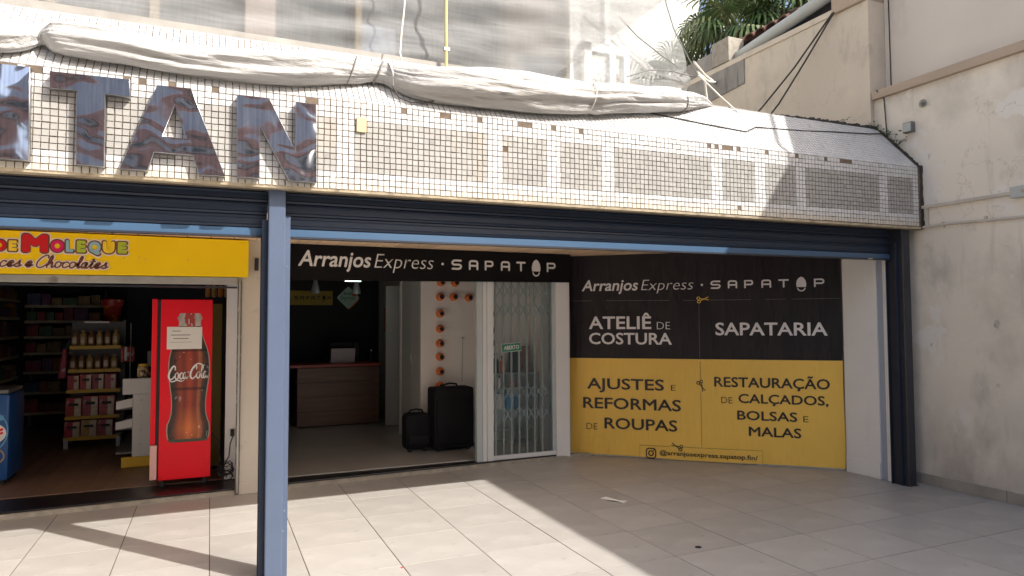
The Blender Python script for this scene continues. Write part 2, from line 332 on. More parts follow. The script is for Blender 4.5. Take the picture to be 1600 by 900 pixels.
def poly_mesh(polys, ext=.0015, bevel=0.):
    c = bpy.data.curves.new('shape', 'CURVE'); c.dimensions = '2D'; c.fill_mode = 'BOTH'; c.extrude = ext; c.bevel_depth = bevel; c.bevel_resolution = 1
    for p in polys:
        s = c.splines.new('POLY'); s.points.add(len(p) - 1); s.use_cyclic_u = True
        for i, q in enumerate(p): s.points[i].co = (q[0], q[1], 0, 1)
    o = bpy.data.objects.new('tmp', c); me = bpy.data.meshes.new_from_object(o); bpy.data.objects.remove(o)
    return me
def smooth_pts(p, k=5):
    if len(p) < 3: return p
    q = [p[0]] + list(p) + [p[-1]]; out = []
    for i in range(1, len(q) - 2):
        for j in range(k):
            t = j / k; o = []
            for a in range(2):
                p0, p1, p2, p3 = q[i - 1][a], q[i][a], q[i + 1][a], q[i + 2][a]
                o.append(.5 * (2 * p1 + (p2 - p0) * t + (2 * p0 - 5 * p1 + 4 * p2 - p3) * t * t + (3 * p1 - p0 - 3 * p2 + p3) * t ** 3))
            out.append(tuple(o))
    return out + [p[-1]]
def stroke_mesh(lines, w, ext=.0015):
    """flat ribbons with round ends along the given lines (2-D), lifted by ext"""
    mb = MB(); idx = 0
    for ln in lines:
        wl = w
        if isinstance(ln, dict): wl = ln['w']; ln = ln['p']
        P = [Vector((a, b)) for a, b in ln]
        z = ext + idx * .00003; idx += 1
        L_, R_ = [], []
        for i, p in enumerate(P):
            d = (P[min(i + 1, len(P) - 1)] - P[max(i - 1, 0)])
            d = d.normalized() if d.length > 1e-9 else Vector((1, 0)); n = Vector((-d.y, d.x))
            k = 1.
            if 0 < i < len(P) - 1:
                d1 = (P[i] - P[i - 1]).normalized(); k = 1 / max(.6, abs(d1.dot(d)))
            ww = wl[min(i, len(wl) - 1)] if isinstance(wl, list) else wl
            L_.append(p + n * ww / 2 * k); R_.append(p - n * ww / 2 * k)
        for e in (0, -1):
            ww = (wl[e] if isinstance(wl, list) else wl) / 2; c = P[e]
            k0 = len(mb.v); mb.v += [(c.x + ww * math.cos(t * math.pi / 4), c.y + ww * math.sin(t * math.pi / 4), z - .00001) for t in range(8)]
            mb.f.append(list(range(k0, k0 + 8))); mb.m.append(0)
        k0 = len(mb.v); mb.v += [(a.x, a.y, z) for a in L_] + [(b.x, b.y, z) for b in R_]; n_ = len(P)
        for i in range(n_ - 1): mb.f.append([k0 + i, k0 + n_ + i, k0 + n_ + i + 1, k0 + i + 1]); mb.m.append(0)
    me = bpy.data.meshes.new('strokes'); me.from_pydata(mb.v, [], mb.f)
    return me
def circ(cx, cz, rx, rz=None, n=20, a0=0, a1=360):
    rz = rz or rx
    return [(cx + rx * math.cos(math.radians(a0 + (a1 - a0) * i / n)), cz + rz * math.sin(math.radians(a0 + (a1 - a0) * i / n))) for i in range(n + (0 if a1 - a0 == 360 else 1))]
def on_y(Y, org=(0, 0, 0), lift=0):           # local (x,z,depth) -> world plane y=Y facing -y
    return lambda x, y, z: (x - org[0], Y - z - lift - org[1], y - org[2])
def place(me, name, m, parent, f):
    set_mat(me, m); xform(me, f); me.name = name
    return new_obj(name, me, parent)

def sapatop_strokes(xs, z0, z1):
    """the geometric capitals S A P A T P; xs = list of (letter, x0, x1)"""
    out = []
    for ch, a, b in xs:
        w = b - a; h = z1 - z0; r = min(w, h) * .22; m = (z0 + z1) / 2
        if ch == 'S':
            out.append(smooth_pts([(b, z1), (a + r, z1), (a, z1 - r), (a, m + r * .6), (a + r, m), (b - r, m), (b, m - r * .6), (b, z0 + r), (b - r, z0), (a, z0)], 3))
        if ch == 'A':
            out.append([(a, z0), (a, z1 - r), (a + r * .3, z1 - r * .3), (a + r, z1), (b - r, z1), (b - r * .3, z1 - r * .3), (b, z1 - r), (b, z0)]); out.append([(a, m - h * .08), (b, m - h * .08)])
        if ch == 'P':
            q = m - h * .06
            out.append([(a, z0), (a, z1), (b - r, z1), (b - r * .3, z1 - r * .3), (b, z1 - r), (b, q + r), (b - r * .3, q + r * .3), (b - r, q), (a, q)])
        if ch == 'T': out.append([(a, z1), (b, z1)]); out.append([((a + b) / 2, z1), ((a + b) / 2, z0)])
    return out
def sole_polys(cx, z0, z1, w):
    h = z1 - z0; t = z0 + h * .30
    top = [(cx - w * .46, t), (cx - w * .5, t + h * .22), (cx - w * .42, t + h * .45), (cx - w * .24, t + h * .62), (cx, t + h * .70), (cx + w * .24, t + h * .62), (cx + w * .42, t + h * .45), (cx + w * .5, t + h * .22), (cx + w * .46, t)]
    heel = [(cx + w * .42 * math.cos(math.radians(a)), t - h * .05 + h * .25 * math.sin(math.radians(a))) for a in range(180, 361, 18)]
    inn = [(cx + w * .31 * math.cos(math.radians(a)), t - h * .05 + h * .17 * math.sin(math.radians(a))) for a in range(360, 179, -18)]
    return [top], [heel + inn]

# ------------------------------------------------------------------ ground and pavement
TX0, TW, TY0, TD = .612, .5933, 5.797, .6100
g = MB().add([(-60, -60, -.02), (60, -60, -.02), (60, 60, -.02), (-60, 60, -.02)], [(0, 1, 2, 3)]).build('ground', 'ground'); tag(g, kind='structure')
st = MB().add([(-60, -9, -.012), (60, -9, -.012), (60, -3.4, -.012), (-60, -3.4, -.012)], [(0, 1, 2, 3)]).build('road', 'asphalt'); tag(st, kind='structure')
pv = MB().box(-6.2, 6.52, -1.6, 7.6, -.018, -.003).build('pavement', 'grout'); tag(pv, kind='structure')
def front_y(x): return 7.055 + .045 * x
for i in range(-8, 10):
    for j in range(-3, 10):
        x0 = TX0 + i * TW; x1 = x0 + TW; y1 = TY0 - j * TD; y0 = y1 - TD
        gx, gy = .0032, .0032
        a, b = x0 + gx, min(x1 - gx, 6.515); c, d = y0 + gy, y1 - gy
        if a >= 6.5: continue
        bx = [(a, c), (b, c), (b, d), (a, d)]
        # cut by the diagonal banner wall and the shop kerb
        def ok(p): return p[1] < front_y(p[0]) + .02 and (p[0] - 4.06) * .677 + (p[1] - 7.46) * .736 < .05
        if not any(ok(p) for p in bx): continue
        z = R.uniform(-.0006, .0006)
        mb = MB().hexa([(p[0] - (a + b) / 2, p[1] - (c + d) / 2, -.004) for p in bx], [(p[0] - (a + b) / 2, p[1] - (c + d) / 2, z) for p in bx])
        o = new_obj('floor_tile', mb.mesh('floor_tile', 'pave', bevel=.0012), pv, ((a + b) / 2, (c + d) / 2, 0))

# ------------------------------------------------------------------ right-hand wall, ledge, back wall
rw = thing('retaining_wall', 'tall stained beige wall along the right side with brown ledge', 'wall', (6.9, 0, 0))
box('wall_lower', 'wall', rw, 6.52, 7.2, -7, 5.08, -.05, 4.0)
box('wall_upper', 'wall_up', rw, 6.72, 7.2, -7, 5.08, 4.0, 5.80)
MB().hexa([(6.47, -7, 3.985), (6.74, -7, 3.985), (6.74, 5.07, 3.985), (6.47, 5.07, 3.985)], [(6.47, -7, 4.075), (6.74, -7, 4.10), (6.74, 5.07, 4.10), (6.47, 5.07, 4.075)]).build('ledge', 'trim', rw, bevel=.006)
box('coping', 'trim', rw, 6.69, 7.24, -7, 5.08, 5.803, 5.87, .01)
y = 5.06
while y > -6:
    box('skirting_tile', 'skirt', rw, 6.505, 6.523, y - .596, y, .0, .105 + R.uniform(-.003, .003), .002); y -= .6
hole = MB().lathe([(.012, -.02), (.035, -.02), (.042, 0), (.03, .004)], (0, 0, 0), 12, 'z').mesh('fixing_hole', 'cement')
ho = new_obj('fixing_stub', hole, rw, Vector((6.516, 4.53, 3.80)) - ORG[rw.name]); ho.rotation_euler = (0, -math.pi / 2, 0)
MB().tube([(6.51, 4.52, 3.80), (6.46, 4.49, 3.775)], [.014, .018], 10).build('fixing_rod', 'shelf_dark', rw, smooth=True)

jb = thing('junction_box', 'small grey junction box on beige wall above canopy corner', 'box', (6.5, 4.66, 3.55))
box('cover', 'shelf_dark', jb, 6.47, 6.522, 4.62, 4.72, 3.535, 3.64, .004); box('face_plate', 'pvc', jb, 6.462, 6.471, 4.63, 4.71, 3.545, 3.63)
cd = thing('wall_conduit', 'beige painted conduit run on right wall beside canopy end', 'pipe', (6.5, 4.0, 2.54))
MB().tube([(6.50, 4.60, 2.548), (6.50, 4.3, 2.553), (6.50, 3.6, 2.525), (6.50, 2.2, 2.55)], .013, 8).build('lower_pipe', 'conduit', cd, smooth=True)
MB().box(6.488, 6.519, 2.6, 4.56, 2.735, 2.765).build('cable_duct', 'conduit', cd, bevel=.003)
box('upright_duct', 'conduit', cd, 6.49, 6.519, 4.50, 4.53, 2.56, 2.735, .003)
for yy in (4.35, 3.95): box('clip', 'conduit', cd, 6.482, 6.519, yy - .008, yy + .008, 2.525, 2.578)
eb = thing('cable_outlet', 'grey green cable outlet where upper wall duct ends', 'outlet', (6.5, 3.66, 2.74)); box('housing', 'pvc', eb, 6.46, 6.517, 3.50, 3.72, 2.70, 2.80, .006); box('mouth', 'trim', eb, 6.455, 6.462, 3.52, 3.62, 2.735, 2.765)
vc = MB().tube([(6.712, 5.02, 5.75), (6.712, 5.015, 4.11), (6.46, 5.0, 4.07), (6.508, 4.95, 3.97), (6.508, 4.92, 3.45)], .006, 6).build('wall_cable', 'cable', None, True); tag(vc, 'thin dark cable hanging down beside the wall pillar', 'cable')

bw = thing('boundary_wall', 'ochre beige wall above canopy sloping away to the palms', 'wall', (6.6, 8, 0))
box('wall_face', 'wall_back', bw, 6.47, 6.72, 5.082, 11.5, 0, 5.10)
MB().box(6.455, 6.72, 5.5, 11.5, 5.102, 5.175).build('coping', 'wall_back', bw, bevel=.006)
box('beam_end', 'trim', bw, 6.43, 6.72, 5.085, 5.52, 5.103, 5.30, .008)
MB().hexa([(6.455, 6.95, 4.78), (6.469, 6.95, 4.78), (6.469, 11, 4.5), (6.455, 11, 4.5)][::1], [(6.455, 6.95, 5.10), (6.469, 6.95, 5.10), (6.469, 11, 5.10), (6.455, 11, 5.10)]).build('render_patch', 'patch', bw)
cb = MB().box(6.44, 6.72, 7.22, 7.56, 5.18, 5.52).build('concrete_block', 'cement', None, bevel=.01, loc=(6.58, 7.4, 5.18)); tag(cb, 'grey concrete block standing on ochre wall beside palms', 'block')
ct = MB().box(6.46, 6.70, 7.58, 10.9, 5.18, 5.42).build('concrete_kerb', 'patch', None, bevel=.01, loc=(6.58, 9.2, 5.18)); tag(ct, 'low grey concrete upstand beneath the drooping palm leaves', 'upstand')

# handrail on the tall wall (its shadow falls on the canopy)
hr = thing('handrail', 'metal handrail on top of the tall right wall', 'handrail', (6.72, 3, 5.87))
MB().tube([(6.80, 2.0, 5.87), (6.80, 2.0, 6.22), (6.80, 2.05, 6.26), (6.80, 4.9, 6.26)], .022, 8).build('top_rail', 'shelf_dark', hr, True)
MB().tube([(6.80, 4.88, 5.87), (6.80, 4.88, 6.25)], .022, 8).build('post', 'shelf_dark', hr, True)

# house behind the boundary wall: clay roof, drain pipe
rf = thing('clay_roof', 'dark clay tiled roof edge behind the ochre wall', 'roof', (7.2, 6.5, 5.1))
box('roof_wall', 'dwall', rf, 6.75, 9.5, 5.3, 7.9, 4.9, 5.45)
rt = MB()
for k in range(5):
    r = .075
for i in range(13):
    yb = 5.35 + i * .2
    for k in range(9):
        x0 = 6.74 + k * .3; z0 = 5.50 + k * .13
        pts = []
        n = 6; mbt = MB()
        for e, (xx, zz, rr) in enumerate(((x0, z0, .10), (x0 + .36, z0 + .17, .085))):
            for j in range(n + 1):
                a = math.pi * j / n; pts.append((xx, yb + rr * math.cos(a), zz + rr * .8 * math.sin(a)))
        for e, (xx, zz, rr) in enumerate(((x0, z0, .085), (x0 + .36, z0 + .17, .07))):
            for j in range(n + 1):
                a = math.pi * j / n; pts.append((xx, yb + rr * math.cos(a), zz + rr * .8 * math.sin(a) - .008))
        q = n + 1; fs = []
        for j in range(n):
            fs += [(j, j + 1, q + j + 1, q + j), (2 * q + j, 3 * q + j, 3 * q + j + 1, 2 * q + j + 1), (j, 2 * q + j, 2 * q + j + 1, j + 1), (q + j, q + j + 1, 3 * q + j + 1, 3 * q + j)]
        mbt.add(pts, fs).build('roof_tile', 'clay', rf, smooth=True)
dp = MB().tube([(6.62, 7.35, 5.24), (6.64, 6.2, 5.40), (6.66, 5.1, 5.56), (6.66, 4.6, 5.62)], .075, 14).build('drain_pipe', 'pvc', None, True); tag(dp, 'grey plastic drain pipe lying along top of ochre wall', 'pipe')

# fan palms
def fan_leaf(mb, c, out, size, droop, n=22, mi=0):
    c = Vector(c); out = Vector(out).normalized(); side = out.cross(Vector((0, 0, 1)))
    side = side.normalized() if side.length > .01 else Vector((1, 0, 0)); up = side.cross(out).normalized()
    for i in range(n):
        a = math.radians(-150 + 300 * i / (n - 1)); d = (out * math.cos(a) + side * math.sin(a))
        ln = size * (.75 + .25 * math.cos(a)) * R.uniform(.9, 1.05); w = size * .035
        p1 = c + d * ln * .55 + up * .03 * size; p2 = c + d * ln * .85 + Vector((0, 0, -droop * ln * .35)); p3 = c + d * ln * .95 + Vector((0, 0, -droop * ln * .85))
        t = d.cross(up).normalized() * w
        mb.add([c, p1 - t, p1 + t, p2 - t * .7, p2 + t * .7, p3], [(0, 1, 2), (1, 3, 4, 2), (3, 5, 4)], mi)
def palm(x, y, z0, h, size, label, seed):
    R.seed(seed)
    t = thing('fan_palm', label, 'palm tree', (x, y, z0), group='fan palms behind the wall')
    MB().tube([(x, y, z0), (x + .05, y, z0 + h * .5), (x, y + .03, z0 + h)], [.14, .11, .12], 10).build('trunk', 'trunk', t, True)
    for i in range(20):
        a = i * 2.4; el = R.uniform(-.5, 1.1)
        d = Vector((math.cos(a) * math.cos(el), math.sin(a) * math.cos(el), math.sin(el)))
        c = Vector((x, y, z0 + h)) + d * size * .75
        mb = MB(); mb.tube([(x, y, z0 + h), tuple(Vector((x, y, z0 + h)) + d * size * .4 + Vector((0, 0, .03))), tuple(c)], .012, 5)
        fan_leaf(mb, c, d + Vector((0, 0, -.25)), size, .9 if el < .3 else .35)
        mb.build('frond', 'frond' if R.random() < .62 else 'frond_dry', t)
palm(7.6, 8.3, 3.2, 3.0, .55, 'fan palm nearest the white net with drooping pale leaf tips', 3)
palm(8.2, 7.9, 3.2, 3.25, .55, 'fan palm beside clay roof with upright spiky leaves', 5)
palm(8.3, 9.3, 3.2, 3.9, .7, 'taller fan palm behind the two lower palms', 9)
palm(7.3, 9.4, 3.2, 2.65, .5, 'low fan palm drooping over the grey concrete upstand', 12)

# ------------------------------------------------------------------ tiled canopy
P_ = .0398; PZ = .0394; CY = 4.55; X0T = 2.893
def ztop(x): return 3.098 + .0078 * x
def zlip(x): return 2.489 + .0064 * x
cn = thing('tiled_canopy', 'projecting white mosaic canopy over the shopfronts with grey tile panels', 'canopy', (1.5, 5, 2.5))
XL, XR = -4.2, 6.47
mb = MB()
ys = CY + .0035
mb.hexa([(XL, ys, zlip(XL) + .012), (XR, ys, zlip(XR) + .012), (XR, 6.1, zlip(XR) + .012), (XL, 6.1, zlip(XL) + .012)],
        [(XL, ys, ztop(XL) - .003), (XR, ys, ztop(XR) - .003), (XR, 6.1, ztop(XR) - .003), (XL, 6.1, ztop(XL) - .003)])
mb.build('grout_face', 'grout_dark', cn)
SL = 17; ux, uz = .45, .50; ul = math.hypot(ux, uz); ux /= ul; uz /= ul
ny, nz = -uz, ux
SLEN = SL * .0395
mb = MB()
def sp(x, s, off): return (x, CY + ux * s + ny * off, ztop(x) + uz * s + nz * off)
mb.add([sp(XL, 0, -.0035), sp(XR, 0, -.0035), sp(XR + .05, SLEN, -.0035), sp(XL, SLEN, -.0035), (XL, 6.1, ztop(XL)), (XR, 6.1, ztop(XR)),
        (XL, 6.1, ztop(XL) + uz * SLEN), (XR, 6.1, ztop(XR) + uz * SLEN)], [(0, 1, 2, 3), (3, 2, 7, 6), (0, 3, 6, 4), (1, 5, 7, 2)])
mb.build('grout_slope', 'grout_dark', cn)
# cement lip under the last tile row and end mortar
mb = MB()
for x in [XL + i * .25 for i in range(int((XR - XL) / .25) + 1)]:
    x2 = min(x + .25, XR)
    mb.hexa([(x, CY + .006, zlip(x)), (x2, CY + .006, zlip(x2)), (x2, CY + .08, zlip(x2)), (x, CY + .08, zlip(x))], [(x, CY + .002, zlip(x) + .018), (x2, CY + .002, zlip(x2) + .018), (x2, CY + .08, zlip(x2) + .018), (x, CY + .08, zlip(x) + .018)])
mb.build('cement_lip', 'cement_stain', cn)
mb = MB()
for i in range(16):
    z = zlip(XR) + i * .04; j = R.uniform(.0, .012)
    mb.box(XR - .004, 6.53, CY - .002 + j, CY + .1, z, z + .042)
for i in range(17):
    s = i * .0395; a = sp(XR + .02, s, R.uniform(-.006, .006)); b = sp(XR + .02, s + .042, R.uniform(-.006, .006))
    mb.hexa([(XR + .002, a[1], a[2] - .05), (6.53, a[1], a[2] - .05), (6.53, b[1], b[2] - .05), (XR + .002, b[1], b[2] - .05)], [(XR + .002, a[1], a[2]), (6.53, a[1], a[2]), (6.53, b[1], b[2]), (XR + .002, b[1], b[2])])
mb.build('end_mortar', mat('sooty_mortar', (.05, .045, .04), .95, n=(20, .4), bump=(30, .6, .02)), cn)
box('flat_roof', 'roof_gravel', cn, XL, 6.47, CY + ux * SLEN, 6.1, ztop(6) + uz * SLEN - .06, ztop(6) + uz * SLEN + .0)
# missing tiles on the top row: px positions turned into x ranges along the edge
MISS = [(-1.12, -1.02), (-.95, -.90), (-.50, -.46), (-.40, -.36), (-.24, -.2), (-.02, .03), (.55, .63), (1.20, 1.24), (1.46, 1.55), (1.735, 1.775), (2.07, 2.17), (2.34, 2.38), (2.58, 2.62),
        (3.815, 3.86), (3.89, 3.935), (3.98, 4.10), (4.14, 4.18), (4.45, 4.49), (4.80, 4.84), (5.18, 5.22), (5.38, 5.50)]
HOLES = [(1.975, 2.876), (4.16, 2.58)]
def panel(k):
    k %= 51
    return k < 24 or 27 <= k < 36 or 39 <= k < 48
def tint(k, row):
    g = R.uniform(-.03, .025)
    if 3 <= row <= 11 and panel(k): c = [.37 + g, .358 + g, .335 + g]
    else: c = [.60 + g, .595 + g, .585 + g]
    if row >= 13:
        s = (.55 if row == 14 else .22) * R.uniform(.6, 1.2); c = [c[0] * (1 - .04 * s), c[1] * (1 - .18 * s), c[2] * (1 - .42 * s)]
    if R.random() < .02: c = [q * .86 for q in c]
    return c
def tile_mb(w, h, t=.0055, b=.0012):
    return [(-w / 2, 0, -h / 2), (w / 2, 0, -h / 2), (w / 2, 0, h / 2), (-w / 2, 0, h / 2), (-w / 2 + b, -t, -h / 2 + b), (w / 2 - b, -t, -h / 2 + b), (w / 2 - b, -t, h / 2 - b), (-w / 2 + b, -t, h / 2 - b)]
TF = [(4, 5, 6, 7), (0, 1, 5, 4), (1, 2, 6, 5), (2, 3, 7, 6), (3, 0, 4, 7)]
def tint_mesh(me, cols):
    at = me.color_attributes.new('tint', 'FLOAT_COLOR', 'CORNER'); buf = []
    for p, c in zip(me.polygons, cols): buf += [c[0], c[1], c[2], 1.] * p.loop_total
    at.data.foreach_set('color', buf)
variants = {}
def variant(kind, i):
    if (kind, i) not in variants:
        me = bpy.data.meshes.new('mosaic_tile'); me.from_pydata(tile_mb(.0358, .0356), [], TF); me.materials.append(M['mosaic'])
        c = tint({'w': 24, 'g': 0, 's': 24, 'd': 24}[kind], {'w': 1, 'g': 5, 's': 13, 'd': 14}[kind]); tint_mesh(me, [c] * 5); variants[(kind, i)] = me
    return variants[(kind, i)]
V, F, C_ = [], [], []
k0, k1 = int((XL - X0T) / P_), int((XR - X0T) / P_)
KI = int(math.floor((-1.17 - X0T) / P_))
for k in range(k0, k1 + 1):
    x = X0T + (k + .5) * P_
    if x > XR - .015: continue
    for row in range(15):
        if row == 0 and any(a < x < b for a, b in MISS): R.random(); continue
        z = ztop(x) - (row + .5) * PZ - .002
        if any(abs(x - a) < .021 and abs(z - b) < .02 for a, b in HOLES): continue
        jx, jz, jy = R.uniform(-.0012, .0012) + .0008 * math.sin(row * 1.1 + k * .07), R.uniform(-.0013, .0013) + .0009 * math.sin(k * .23), R.uniform(0, .0012)
        if KI <= k < KI + 20:
            kind = 'd' if row == 14 else 's' if row == 13 else 'g' if 3 <= row <= 11 and panel(k) else 'w'
            new_obj('mosaic_tile', variant(kind, R.randrange(4)), cn, Vector((x + jx, CY + .0035 - jy, z + jz)) - ORG[cn.name]); continue
        n = len(V); V += [(x + jx + p[0], CY + .0035 - jy + p[1], z + jz + p[2]) for p in tile_mb(.0358, .0356)]; F += [[n + i for i in f] for f in TF]; C_ += [tint(k, row)] * 5
    for row in range(SL):
        s = (row + .5) * .0395; c = tint(24, 1); jx, js = R.uniform(-.001, .001), R.uniform(-.001, .001)
        n = len(V)
        for p in tile_mb(.0358, .0356): V.append(sp(x + jx + p[0], s + js + p[2], -.0035 - p[1]))
        F += [[n + i for i in f] for f in TF]; C_ += [c] * 5
o_ = ORG[cn.name]
me = bpy.data.meshes.new('mosaic_tiles'); me.from_pydata([(v[0] - o_.x, v[1] - o_.y, v[2] - o_.z) for v in V], [], F); me.materials.append(M['mosaic']); tint_mesh(me, C_)
tag(new_obj('mosaic_tiles', me, cn), kind='stuff')
pl = thing('blank_plate', 'small cream metal plate screwed to the canopy tiles beside letter N', 'plate', (.905, 4.54, 2.9))
box('plate', mat('cream_plate', (.52, .42, .25), .5, n=(8, .06)), pl, .873, .94, 4.532, 4.545, 2.902, 3.003, .004)
for z in (2.918, 2.988): MB().lathe([(.004, 0), (.003, .003)], (0, 0, 0), 8, 'y').build('screw', 'metal', pl).location = Vector((.906, 4.5285, z)) - ORG[pl.name]

# steel letters on the canopy
def lp(pts): return [(x * 1.009, 1.65 + (z - 1.65) * 1.009) for x, z in pts]
def steel_letter(name, label, polys):
    polys = [lp(p) for p in polys]
    cx = sum(p[0] for p in polys[0]) / len(polys[0]); cz = min(p[1] for p in polys[0])
    t = thing(name, label, 'letter', (cx, 4.52, cz), group='polished steel letters on the canopy')
    me = poly_mesh([[(a - cx, b - cz) for a, b in p] for p in polys], .0245, .002); set_mat(me, 'steel_side'); xform(me, lambda x, y, z: (x, .0005 - z, y))
    new_obj('letter_body', me, t)
    me = poly_mesh([[(a - cx, b - cz) for a, b in p] for p in polys], .0008); set_mat(me, 'steel'); xform(me, lambda x, y, z: (x, -.0292 - z, y)); 
    f = new_obj('mirror_face', me, t)
    for dx in (-.05, .05):
        MB().lathe([(.006, -.003), (.006, .018)], (0, 0, 0), 8, 'y').build('standoff', 'steel_side', t).location = (dx, .02, .2)
steel_letter('steel_letter', 'mirror steel letter I at the left end, cut by the frame', [[(-1.075, 2.53), (-.925, 2.53), (-.93, 3.046), (-1.08, 3.044)]])
steel_letter('steel_letter', 'mirror steel letter T between the letters I and A', [[(-.835, 3.037), (-.449, 3.044), (-.447, 2.943), (-.570, 2.947), (-.567, 2.526), (-.70, 2.529), (-.706, 2.947), (-.833, 2.944)]])
steel_letter('steel_letter', 'mirror steel letter A between the letters T and N', [[(-.304, 3.030), (-.127, 3.035), (.066, 2.524), (-.074, 2.52), (-.107, 2.636), (-.317, 2.635), (-.348, 2.524), (-.487, 2.522)], [(-.275, 2.73), (-.143, 2.729), (-.211, 2.932)]])
steel_letter('steel_letter', 'mirror steel letter N above the slate blue post', [[(.132, 3.03), (.313, 3.033), (.479, 2.707), (.477, 3.026), (.599, 3.029), (.604, 2.526), (.44, 2.525), (.262, 2.862), (.263, 2.527), (.138, 2.524)]])

# ------------------------------------------------------------------ net roll on the canopy slope
roll = [(-1.9, 4.60, 3.25, .09), (-1.6, 4.56, 3.235, .095), (-1.3, 4.555, 3.225, .09), (-1.092, 4.558, 3.232, .09), (-.985, 4.604, 3.267, .08), (-.917, 4.665, 3.30, .05), (-.845, 4.60, 3.277, .085), (-.70, 4.58, 3.27, .095), (-.538, 4.575, 3.267, .098), (-.33, 4.565, 3.25, .095), (-.126, 4.56, 3.243, .092), (.241, 4.557, 3.258, .102), (.45, 4.575, 3.285, .108), (.643, 4.604, 3.325, .108), (.80, 4.64, 3.35, .095), (.911, 4.67, 3.366, .085), (1.0, 4.69, 3.38, .07), (1.096, 4.70, 3.385, .075), (1.17, 4.65, 3.35, .09), (1.296, 4.60, 3.32, .11), (1.5, 4.575, 3.32, .128), (1.767, 4.566, 3.328, .136), (2.0, 4.57, 3.338, .137), (2.293, 4.581, 3.347, .136), (2.52, 4.61, 3.37, .13), (2.70, 4.636, 3.39, .118), (2.78, 4.64, 3.395, .124), (3.0, 4.68, 3.44, .12), (3.264, 4.727, 3.48, .113), (3.5, 4.765, 3.52, .107), (3.722, 4.81, 3.558, .098), (3.80, 4.83, 3.57, .082), (3.90, 4.87, 3.59, .078), (4.065, 4.929, 3.625, .056), (4.17, 4.965, 3.632, .030), (4.25, 4.99, 3.63, .006)]
rl = thing('rolled_net', 'thick roll of dirty white netting lying along the canopy top', 'net roll', (1.5, 4.6, 3.2))
def catm(pts, k):
    q = [pts[0]] + pts + [pts[-1]]; out = []
    for i in range(1, len(q) - 2):
        for j in range(k):
            t = j / k; out.append([.5 * (2 * q[i][a] + (q[i + 1][a] - q[i - 1][a]) * t + (2 * q[i - 1][a] - 5 * q[i][a] + 4 * q[i + 1][a] - q[i + 2][a]) * t * t + (3 * q[i][a] - q[i - 1][a] - 3 * q[i + 1][a] + q[i + 2][a]) * t ** 3) for a in range(4)])
    return out + [list(pts[-1])]
rr = catm(roll, 12); NS = 72; V = []; F = []
from mathutils import noise as mn
for i, (x, y, z, r) in enumerate(rr):
    for j in range(NS):
        a = 2 * math.pi * j / NS
        s = x * 1.0
        fold = .10 * math.sin(5 * a + s * 1.7 + 1.2 * mn.noise((s * .8, 0, 3))) + .07 * math.sin(9 * a - s * 2.6) * mn.noise((s * 1.2, 1, a)) * 2
        fine = .13 * mn.noise((s * 1.6, 3.2 * math.cos(a), 3.2 * math.sin(a))) + .06 * mn.noise((s * 3.5, 8 * math.cos(a), 8 * math.sin(a)))
        cr = mn.noise((s * .9 + a * .35, a * 3.0, 7)); cr = max(0, 1 - abs(cr) * 9); k = max(.004, r * (.99 + fold * .75 + fine - .11 * cr))
        V.append((x + .01 * mn.noise((s * 5, a, 0)), y + k * math.cos(a), z + k * math.sin(a)))
for i in range(len(rr) - 1):
    for j in range(NS): F.append([i * NS + j, i * NS + (j + 1) % NS, (i + 1) * NS + (j + 1) % NS, (i + 1) * NS + j])
m_ = MB(); m_.v = V; m_.f = F; m_.m = [0] * len(F); m_.build('net_bundle', 'roll', rl, smooth='all')
def ring(x, y, z, r, tilt=0., th=.006, m='net_tie'):
    MB().tube([(x + tilt * math.sin(a), y + (r + .004) * math.cos(a), z + (r + .004) * math.sin(a)) for a in [2 * math.pi * i / 24 for i in range(25)]], th, 6).build('tie_cord', m, rl, True)
ring(-.917, 4.665, 3.30, .05, .02); ring(1.13, 4.68, 3.365, .082, -.02, .005, 'rope'); ring(1.05, 4.695, 3.38, .075, .03, .006); ring(.86, 4.655, 3.358, .092, .03, .005); ring(2.715, 4.637, 3.391, .122, .02, .004, 'rope'); ring(3.76, 4.82, 3.565, .09, -.02, .006)
MB().tube([(1.13, 4.60, 3.27), (1.17, 4.58, 3.19), (1.25, 4.57, 3.16), (1.34, 4.575, 3.165), (1.42, 4.57, 3.19)], .006, 6).build('loose_cord', 'cable', rl, True)

# ------------------------------------------------------------------ hanging nets
def net_sheet(name, label, x_of, zs, y0, m, nx, amp, lean):
    V = []; F = []; nz_ = len(zs)
    for j, z in enumerate(zs):
        a, b = x_of(z)
        for i in range(nx + 1):
            t = i / nx; x = a + (b - a) * t
            yy = y0 + lean * (z - zs[0]) + amp * (math.sin(x * 2.1 + z * 1.3) * .5 + mn.noise((x * 1.1, z * 1.6, 2)) + .9 * mn.noise((x * .9 + z * .5, z * 7 - x * 1.1, 4)) + .35 * mn.noise((x * 4, z * 9, 8)))
            V.append((x, yy, z + .012 * math.sin(x * 3)))
    for j in range(nz_ - 1):
        for i in range(nx): q = j * (nx + 1) + i; F.append([q, q + 1, q + nx + 2, q + nx + 1])
    mb = MB(); mb.v = V; mb.f = F; mb.m = [0] * len(F)
    o = mb.build(name, m, None, smooth='all', loc=(x_of(zs[0])[0], y0, zs[0])); tag(o, label, 'net')
    return o
net_sheet('scaffold_net', 'large dusty beige debris net stretched across the upper facade', lambda z: (-4.2, 2.83 + (z - 3.87) * 1.287 + .02), [3.38 + .03 * i for i in range(92)], 5.12, 'net', 140, .075, .03)
def edge2(z):
    tab = [(3.4, 3.9), (3.7, 4.08), (3.90, 4.20), (3.965, 4.225), (4.05, 4.19), (4.193, 4.16), (4.364, 4.08), (4.665, 4.035), (5.0, 4.02), (6.4, 4.2)]
    for (a, b), (c, d) in zip(tab, tab[1:]):
        if a <= z <= c: return b + (d - b) * (z - a) / (c - a)
    return tab[-1][1]
